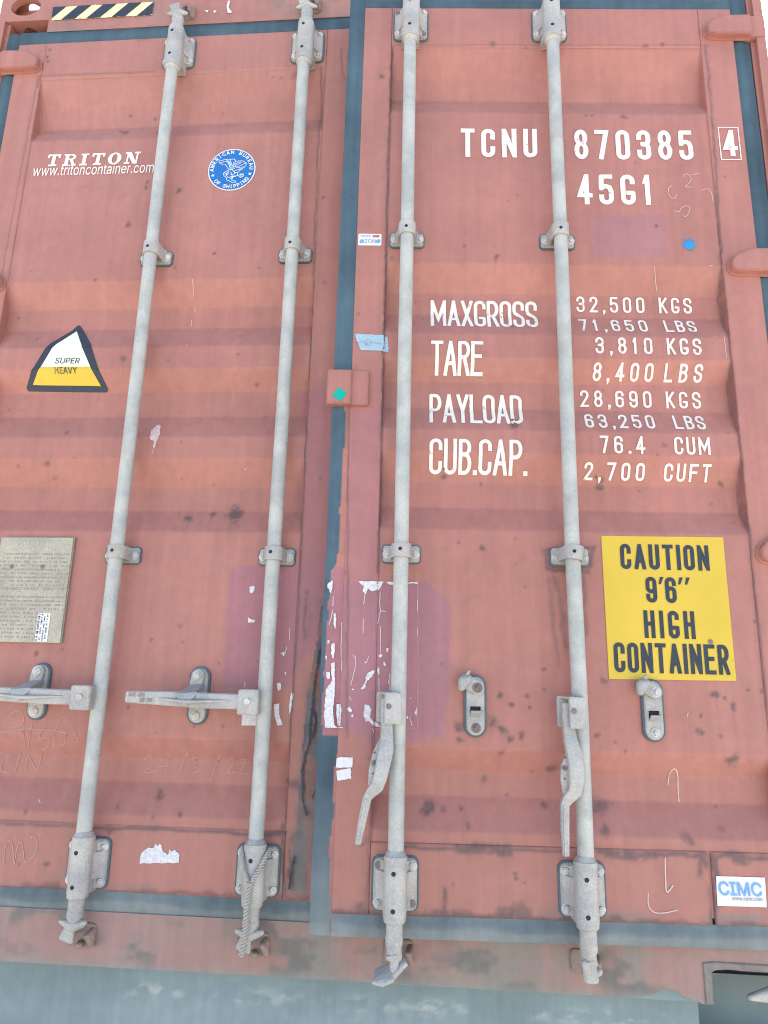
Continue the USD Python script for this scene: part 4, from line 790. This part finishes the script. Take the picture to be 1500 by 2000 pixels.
for z in np.arange(.753, .975, .0105):
    if abs(z-.868) < .009: continue
    x = -.922
    while x < -.73:
        w = r3.uniform(.002, .0065)
        if r3.random() < .72 and not (x > -.790 and z < .824): dash.append(sbox(x, z, x+w*.8, z+r3.uniform(.0035, .006)))
        x += w+r3.uniform(.0005, .003)
for z in (.912, .885, .860, .849): dash.append(sbox(-.926, z, -.724, z+.0012))
decal(dp, 'illegible_print', unary_union(dash), m_plateink, -1, None, .0003, .05, yp)
bc = Polygon([at(u, v, -1, -.006) for u, v in [(98, 1197), (122, 1197), (115, 1254), (92, 1254)]])
b = decal(dp, 'barcode_sticker', sbox(-.794, .7445, -.766+.006, .818), m_paper, -1, 'small white barcode sticker in the plate corner', .0010, .05, yp)
rows_ = []
for (xa, xb) in ((-.7925, -.7865), (-.784, -.779), (-.776, -.772), (-.769, -.7645)):
    z = .747
    while z < .815:
        w = r3.uniform(.0008, .003)
        if r3.random() < .8: rows_.append(sbox(xa, z, xb-r3.uniform(0, .0015), z+w))
        z += w+r3.uniform(.0006, .0016)
decal(b, 'print', unary_union(rows_), m_black, -1, None, .0016, .05, yp)

# ------------------------------------------------------------------ stickers and scraps
def rect(x0, z0, x1, z1, r=.002): return rbox(x0, z0, x1, z1, r)
oz = decal(DR, 'white_sticker', rect(.024, 1.850, .089, 1.887, .003), m_paper, 1, 'small white sticker reading OZONO beside the seal')
put(oz, 'lettering', inter('ZON', (.041, 1.857), (.073, 1.857), .0125, 1, .0022), m_greyprint, 1, None, False)
decal(oz, 'blue_letter', unary_union([affinity.scale(Point(xc, 1.863).buffer(.0063, 12), 1, 1).union(rect(xc+(0 if k else -.0063), 1.8565 if not k else 1.863, xc+(.0063 if k else 0), 1.863 if not k else 1.8693, .0005)) for k, xc in enumerate((.0345, .0795))]), m_paleblue, 1, None, .0022)
put(oz, 'small_print', cat_m([inter('OZONO', (.030, 1.8765), (.059, 1.8765), .006, 1, .0022)]), m_paleblue, 1, None, False)
decal(oz, 'red_bar', rect(.064, 1.8755, .083, 1.883, .0005), m_redprint, 1, None, .0022)
tp = decal(DR, 'tape_label', unary_union([ragged(quad(1, (693, 652), (752, 655), (752, 686), (705, 684), (697, 668)), .0008, .004, 2)]), m_tape, 1, 'speckled pale blue tape label')
decal(DR, 'tape_label', ragged(quad(1, (753, 656), (757, 657), (759, 687), (752, 686)), .0008, .003, 3), m_tape, 1, 'narrow end of the blue tape label', .0014)
(tx0, tz0), (tx1, tz1) = at(696, 668, 1), at(745, 671, 1)
put(tp, 'scribble', cat_m([decal_mesh(unary_union([LineString([(tx0+(tx1-tx0)*k/26, tz0+(tz1-tz0)*k/26+.004*math.sin(k*2.3)*((k*7) % 5)/4) for k in range(27)]).buffer(.0007), (Point(tx0+.030, tz0-.002).buffer(.010)-Point(tx0+.030, tz0-.002).buffer(.009)), Point(tx0+.028, tz0-.006).buffer(.003)]), 1, .0022, .02)]), m_greyprint, 1, None, False)
ci = decal(DR, 'maker_sticker', Polygon([(.8775, .197), (.986, .197), (.988, .2575), (.8795, .2575)]), m_paper, 1, 'white maker sticker with blue CIMC letters')
put(ci, 'lettering', inter('CIMC', (.8815, .2195), (.979, .2195), .0265, 1, .0024, True, -.06), m_paleblue, 1, 'blue letters CIMC', False)
put(ci, 'web_address', inter('www.cimc.com', (.911, .2095), (.978, .2095), .0075, 1, .0024), m_greyprint, 1, None, False)
for k, q in enumerate(([(659, 1479), (667, 1477), (690, 1478), (690, 1496), (658, 1497)], [(659, 1502), (687, 1497), (688, 1517), (661, 1521)])):
    decal(DR, 'paper_scrap', ragged(quad(1, *q), .0008, .004, k), m_paper, 1, ('upper' if k == 0 else 'lower')+' white paper scrap beside the hanging handle')
decal(DL, 'paper_scrap', ragged(quad(-1, (274, 1686), (275, 1668), (290, 1655), (300, 1657), (304, 1648), (309, 1652), (313, 1646), (320, 1664), (328, 1670), (331, 1658), (336, 1664), (341, 1659), (350, 1668), (350, 1685)), .0009, .004, 8), m_torn, -1, 'torn white paper scrap low on the left leaf')
decal(DL, 'paper_scrap', quad(-1, (472, 1396), (505, 1396), (504, 1417), (472, 1417)), m_torn, -1, 'white paper scrap under the handle hub', .0014)
Z4 = lambda pts: [(600+a/5, 1080+b/5) for a, b in pts]
TORN = [[(500, 275), (750, 280), (730, 310), (700, 360), (640, 375), (590, 350), (570, 400), (540, 380), (555, 330), (520, 300)], [(765, 280), (860, 285), (860, 312), (820, 310), (790, 300)], [(985, 284), (1080, 284), (1080, 299), (990, 295)], [(195, 300), (255, 275), (245, 350), (230, 400), (205, 340)], [(262, 590), (282, 590), (286, 680), (275, 740), (260, 700)], [(240, 890), (270, 880), (272, 950), (258, 1040), (235, 980)],
        [(230, 1080), (270, 1070), (272, 1300), (268, 1400), (255, 1540), (270, 1690), (360, 1705), (175, 1705), (165, 1600), (172, 1480), (185, 1330), (225, 1280), (245, 1230)], [(290, 1475), (325, 1470), (338, 1540), (325, 1690), (300, 1690), (285, 1560)], [(575, 1210), (600, 1170), (640, 1145), (662, 1155), (630, 1215), (575, 1260), (570, 1320), (530, 1335), (525, 1320), (560, 1270)], [(565, 1480), (610, 1490), (628, 1530), (615, 1600), (640, 1640), (690, 1660), (720, 1700), (690, 1700), (640, 1680), (600, 1640), (575, 1650), (550, 1570)],
        [(685, 1140), (700, 1110), (708, 1170), (700, 1200)], [(695, 1000), (725, 980), (735, 1000), (705, 1025)], [(768, 935), (800, 930), (785, 975)], [(745, 1050), (765, 1090), (760, 1110), (742, 1090)], [(385, 1520), (415, 1500), (440, 1545), (425, 1560)], [(430, 1580), (452, 1570), (452, 1602), (430, 1602)], [(1048, 1560), (1070, 1500), (1072, 1600)], [(190, 1160), (225, 1160), (230, 1225), (190, 1230)], [(200, 850), (222, 850), (210, 895), (198, 880)], [(560, 1060), (576, 1060), (576, 1078), (560, 1078)], [(180, 1005), (195, 1010), (196, 1045), (184, 1040)], [(975, 1570), (990, 1620), (985, 1630), (970, 1610)], [(1000, 1415), (1020, 1410), (1018, 1428)], [(436, 1322), (458, 1320), (455, 1340), (438, 1338)]]
THIN = [[(712, 380), (708, 500), (716, 560), (700, 640), (688, 690)], [(716, 720), (714, 880), (716, 980)], [(716, 565), (765, 570)], [(335, 680), (340, 740), (332, 900), (334, 1150)], [(548, 640), (545, 780)], [(256, 430), (252, 520)], [(565, 400), (552, 500)], [(450, 1000), (475, 1020), (470, 1110), (445, 1220), (425, 1290)], [(600, 1010), (580, 1070)], [(1078, 460), (1078, 560)], [(1078, 740), (1078, 800)], [(790, 1240), (795, 1275)], [(700, 1220), (702, 1340)], [(808, 1180), (808, 1340)], [(250, 560), (240, 620), (215, 700)], [(415, 1400), (430, 1440)], [(640, 1715), (650, 1760)], [(1000, 1600), (1025, 1685)]]
polys = [ragged(Polygon([at(u, v, 1) for u, v in Z4(p)]).buffer(0), .0011, .0035, k) for k, p in enumerate(TORN)]
yseal = lambda x, z: np.where(np.asarray(x) < .0195, -.0035, yf(x, z, 1))
for k, g in enumerate(polys):
    if not g.is_empty: decal(DR, 'torn_paper', g, m_torn, 1, 'largest strip of torn white paper, on the seal' if k == 6 else None, .0018, .008, yseal)
for p in THIN: decal(DR, 'torn_paper_edge', LineString([at(u, v, 1) for u, v in Z4(p)]).buffer(.0007, 2), m_torn, 1, None, .0018, .01, yseal)
fr = LineString([at(u, v, 1) for u, v in Z4([(1080, 290), (1078, 1710), (640, 1715)])]).buffer(.0006)
decal(DR, 'old_label_outline', fr, m_chalk, 1, None, .0015, .01)
LT = [[(487, 1146), (497, 1145), (497, 1152), (493, 1158), (488, 1159)], [(484, 1205), (491, 1210), (498, 1211), (497, 1215), (484, 1216)], [(540, 1335), (548, 1332), (549, 1345), (543, 1350)], [(535, 1376), (545, 1374), (545, 1395), (552, 1416), (541, 1417), (536, 1398)], [(505, 1325), (509, 1318), (509, 1333), (503, 1330)], [(548, 1275), (556, 1272), (554, 1282)], [(555, 1312), (559, 1311), (558, 1320)], [(565, 1395), (570, 1380), (574, 1355), (568, 1352), (564, 1380)]]
for k, p in enumerate(LT): decal(DL, 'torn_paper', ragged(quad(-1, *p), .0007, .003, 60+k), m_torn, -1, None, .0016, .008)
for p in ([(566, 1228), (565, 1250)], [(560, 1262), (556, 1280)], [(478, 1332), (478, 1342)]): decal(DL, 'torn_paper_edge', LineString([at(u, v, -1) for u, v in p]).buffer(.0007, 2), m_torn, -1, None, .0015, .02)

# scratches, chalk and spray
def strokes(parent, name, side, lines, w, mat, label=None):
    for k, p in enumerate(lines): decal(parent, name, LineString([at(u, v, side) for u, v in p]).buffer(w*.85, 3), mat, side, label, .0012, .012)
def smooth_l(pts, n=6):
    P = np.array(pts, float); t = np.arange(len(P)); tt = np.linspace(0, len(P)-1, (len(P)-1)*n+1)
    from scipy.interpolate import CubicSpline
    return list(map(tuple, CubicSpline(t, P)(tt)))
strokes(DL, 'chalk_mark', -1, [smooth_l(p) for p in ([(18, 1398), (40, 1392), (44, 1412), (25, 1420), (18, 1408)], [(44, 1405), (46, 1440), (50, 1462)], [(62, 1412), (57, 1440), (55, 1460)], [(76, 1410), (88, 1410), (80, 1432), (74, 1445), (92, 1440), (94, 1455), (78, 1462)], [(125, 1400), (110, 1420), (104, 1460)], [(118, 1432), (128, 1430), (126, 1450), (118, 1454)], [(140, 1430), (148, 1432), (150, 1446), (140, 1448)], [(0, 1430), (60, 1424), (130, 1432)])], .0011, m_chalk, 'faint chalked date near the left edge')
strokes(DL, 'chalk_mark', -1, [smooth_l(p) for p in ([(22, 1476), (8, 1482), (0, 1500), (12, 1508)], [(40, 1470), (28, 1508)], [(50, 1508), (56, 1478), (68, 1500), (80, 1470)])], .0013, m_chalk, 'faint chalked letters near the left edge')
strokes(DL, 'chalk_mark', -1, [smooth_l(p) for p in ([(282, 1484), (296, 1478), (298, 1490), (284, 1506), (302, 1506)], [(318, 1480), (310, 1496), (330, 1494)], [(332, 1474), (322, 1510)], [(366, 1472), (350, 1508)], [(374, 1482), (386, 1482), (380, 1494), (388, 1502), (376, 1510)], [(430, 1474), (410, 1526)], [(446, 1484), (456, 1484), (450, 1500), (444, 1508), (462, 1508)], [(470, 1484), (480, 1486), (474, 1500), (468, 1510), (488, 1510)])], .0012, m_chalk, 'chalked date 24/3/22 right of the handle')
strokes(DL, 'chalk_mark', -1, [smooth_l([(8, 1690), (12, 1650), (20, 1642), (26, 1660), (28, 1690), (34, 1655), (44, 1650), (48, 1680), (58, 1680), (72, 1660), (70, 1638), (62, 1636)])], .0013, m_chalk, 'chalked scrawl above the lower left seal')
strokes(DR, 'chalk_mark', 1, [smooth_l(p) for p in ([(1306, 1532), (1312, 1506), (1322, 1505), (1325, 1530), (1327, 1566)],)], .0016, m_chalkw, 'chalk hook below the right retainer')
strokes(DR, 'chalk_mark', 1, [smooth_l(p) for p in ([(1299, 1676), (1300, 1730), (1304, 1742), (1314, 1730)],)], .0017, m_chalkw, 'chalk stroke left of the maker sticker')
strokes(DR, 'chalk_mark', 1, [smooth_l(p) for p in ([(1266, 1745), (1268, 1772), (1285, 1783), (1323, 1777)],)], .0014, m_chalkw, 'curved chalk line low on the right leaf')
strokes(DR, 'chalk_mark', 1, [smooth_l(p) for p in ([(1314, 362), (1306, 372), (1312, 386), (1322, 378)], [(1335, 344), (1345, 340), (1350, 352), (1340, 362), (1352, 364)], [(1350, 340), (1366, 338)], [(1371, 372), (1386, 370), (1393, 392)], [(1318, 410), (1328, 412), (1332, 405), (1346, 402), (1345, 416), (1336, 420)])], .0010, m_chalkw, 'chalked figures right of the code 45G1')
strokes(DR, 'scratch', 1, [[(1279, 520), (1281, 545), (1283, 566)], [(1414, 655), (1420, 698)], [(1394, 655), (1400, 656)], [(1386, 518), (1392, 519)], [(1386, 1290), (1388, 1300)], [(1345, 1392), (1343, 1400)]], .0009, m_chalkw)
strokes(DL, 'scratch', -1, [[(376, 545), (378, 580)], [(380, 600), (381, 609)], [(374, 624), (373, 636)], [(365, 672), (364, 677)], [(478, 915), (479, 918)], [(75, 1562), (78, 1568)]], .0011, m_chalkw)
decal(DL, 'paint_smear', ragged(quad(-1, (305, 830), (313, 829), (312, 850), (306, 862), (297, 886), (300, 862), (292, 858), (294, 842)), .0018, .003, 9), m_chalkw, -1, 'pale paint smear beside the leftmost bar')
sc = np.array(at(1347, 478, 1)); r4 = np.random.default_rng(3)
dots = [ragged(Point(*sc).buffer(.0125), .0012, .003, 1)] + [Point(*(sc+r4.normal(0, 1, 2)*.0085+[0, .003])).buffer(abs(r4.normal(0, .0004))+.0004, 3) for _ in range(700)]
decal(DR, 'spray_mark', unary_union(dots), m_spray, 1, 'bright blue sprayed dot', .0014, .03)

# hazard tape on the header
yh = lambda x, z: 0*np.asarray(x)
hz = Polygon([(-1.036, 2.772), (-.690, 2.772), (-.690, 2.826), (-1.036, 2.826)])
ht = decal(box_c, 'hazard_tape', ragged(hz, .0012, .006, 1), flat('faded_hazard_yellow', (.78, .66, .40), .5, .22, 40), -1, 'black and pale yellow hazard tape on the header', .0022, .03, yh)
for k in range(5):
    xa = -1.036+.0864*k-.052
    decal(ht, 'black_stripe', Polygon([(xa, 2.772), (xa+.046, 2.772), (xa+.098, 2.826), (xa+.052, 2.826)]).intersection(hz), m_black, -1, None, .0032, .05, yh)
for k, p in enumerate(([(446, 2), (450, 3), (447, 16), (454, 26), (445, 27), (443, 14)], [(400, 22), (408, 20), (406, 26)], [(418, 20), (424, 24), (418, 27)])): decal(box_c, 'white_scrape', ragged(quad(-1, *p), .001, .003, 70+k), m_torn, -1, None, .0026, .02, yh)

# ------------------------------------------------------------------ rope tied over the second bar's bottom bearing
def twisted(path, r, pitch, strands=3, n=7):
    P = np.array(path, float); L = np.r_[0, np.cumsum(np.linalg.norm(np.diff(P, axis=0), axis=1))]; s = np.linspace(0, L[-1], max(12, int(L[-1]/.0016)))
    from scipy.interpolate import PchipInterpolator
    Q = PchipInterpolator(L, P)(s); d = np.gradient(Q, axis=0); d /= np.linalg.norm(d, axis=1)[:, None]
    e1 = np.cross(d, [0, 1.0, 0]); e1 /= np.linalg.norm(e1, axis=1)[:, None]; e2 = np.cross(d, e1); out = []
    for k in range(strands):
        ph = 2*np.pi*(s/pitch+k/strands); C = Q+(e1*np.cos(ph)[:, None]+e2*np.sin(ph)[:, None])*r*.52
        a = np.linspace(0, 2*np.pi, n, endpoint=False)
        V = (C[:, None]+(e1[:, None]*np.cos(a)[None, :, None]+e2[:, None]*np.sin(a)[None, :, None])*r*.55).reshape(-1, 3)
        i = (np.arange(len(s)-1)[:, None]*n+np.arange(n)).ravel(); j = (np.arange(len(s)-1)[:, None]*n+(np.arange(n)+1) % n).ravel()
        out.append(trimesh.Trimesh(V, np.vstack([np.stack([i, j, j+n], 1), np.stack([i, j+n, i+n], 1)]), process=False))
    return trimesh.util.concatenate(out)
x = RODX[1]
rope = thing('rope', 'frayed grey rope tied over the bottom bearing of the second locking bar', 'rope')
put(rope, 'loop', cat_m([twisted([(x-.030, RODY+.012, .276), (x-.026, RODY-.018, .262), (x-.018, RODY-.028, .238), (x-.008, RODY-.031, .220), (x-.001, RODY-.033, .205)], .0055, .020), twisted([(x+.032, RODY+.012, .276), (x+.029, RODY-.014, .264), (x+.020, RODY-.027, .242), (x+.008, RODY-.031, .222), (x+.001, RODY-.033, .207)], .0055, .020)]), m_rope)
put(rope, 'hanging_end', twisted([(x, RODY-.034, .214), (x-.002, RODY-.034, .18), (x-.004, RODY-.033, .148), (x-.004, RODY-.030, .12), (x-.007, RODY-.028, .09), (x-.010, RODY-.026, .062)], .0068, .022), m_rope)

# ------------------------------------------------------------------ trailer below
tr_ = thing('trailer_chassis', 'blue-grey steel trailer frame carrying the container', 'trailer')
bol = bx(-1.20, .0612, -.30, 1.20, .34, -.008) - bx(.845, -.1, -.14, 1.3, .20, .1) - bx(-1.3, -.1, -.14, -.845, .20, .1)
v, f = grid(-.845, .845, -.30, -.008, .0045, lambda x, z: .060+.003*np.clip(1-(-.008-z)/.004, 0, 1)+.0015*(fbm(np.stack([x*6, z*6, 0*x], -1), 2, 81)-.5))
xx_, zz_ = v[:, 0], v[:, 2]; n1 = fbm(np.stack([xx_*5, zz_*8, 0*xx_], -1), 4, 82)[:, None]; n2 = fbm(np.stack([xx_*34, zz_*60, 0*xx_], -1), 4, 83)[:, None]
bt = np.array([.20, .27, .285])*(1+.35*(n1-.5)); k = np.clip((n2-.50)*5, 0, 1)*np.exp(-((zz_+.066)/.016)**2)[:, None]*np.clip((n1-.36)*6, 0, 1)*.75
bt = bt*(1-k)+np.array([.44, .46, .43])*k; k = np.clip((-.06-zz_)/.05, 0, 1)[:, None]*.35*np.clip(n1*1.6, 0, 1); bt = bt*(1-k)+np.array([.36, .40, .39])*k
put(tr_, 'bolster_face', (v, f), m_tint, -1, 'worn rear face of the trailer beam', True, bt)
put(tr_, 'rear_bolster', bol, m_chassis)
for s in (-1, 1): put(tr_, 'light_catch_plate', bx(min(s*.847, s*1.22), .24, -.135, max(s*.847, s*1.22), .26, .055), m_chassis)  # added plates that catch light inside the notch voids
for s in (-1, 1):
    put(tr_, 'main_beam', bx(s*.50-.07, .34, -.42, s*.50+.07, 12.0, -.02), m_chassis)
    put(tr_, 'corner_twistlock', hullpts((s*.950, .03, .004, .007), (s*1.04, .03, .034, .012), (s*1.06, .05, -.004, .012)) + cyl((s*1.13, .085, -.06), (s*1.13, .085, .02), .025), m_cast)
put(tr_, 'axle', cyl((-1.0, 1.6, -.66), (1.0, 1.6, -.66), .07), m_chassis)
for s in (-1, 1):
    for k in (0,):
        w = trimesh.creation.torus(.38, .12, major_sections=40, minor_sections=16); w.apply_transform(trimesh.transformations.rotation_matrix(math.pi/2, [0, 1, 0])); w.apply_translation([s*.98, 1.6, GZ+.5])
        put(tr_, 'tyre', w, m_pad, smooth=True)
        put(tr_, 'wheel_rim', cyl((s*.90, 1.6, GZ+.5), (s*1.06, 1.6, GZ+.5), .29, n=32), m_galv)

# ------------------------------------------------------------------ the yard
usdkit.material(stage, LK+'yard_concrete', {
    'g': ('geometry', {}), 'n': ('noise_texture', {'scale': .6, 'detail': 9.0, 'roughness': .65}), 'r': ('rgb_ramp', {'ramp': [(.3, (.40, .36, .30)), (.7, (.52, .475, .40))]}),
    'p': ('principled_bsdf', {'roughness': .85, 'specular_ior_level': .2})}, [('g.position', 'n.vector'), ('n.fac', 'r.fac'), ('r.color', 'p.base_color')], surface='p.BSDF')
gv = np.array([(-900, -900, GZ), (900, -900, GZ), (900, 900, GZ), (-900, 900, GZ)], float)
put(None, 'ground', (gv, np.array([(0, 1, 2), (0, 2, 3)])), UsdShade.Material.Get(stage, LK+'yard_concrete'), -1, 'pale sunlit concrete yard around the trailer', False, None, 'structure', 'ground')
tag(sky.GetPrim(), 'clear bright daytime sky above the container', 'sky')
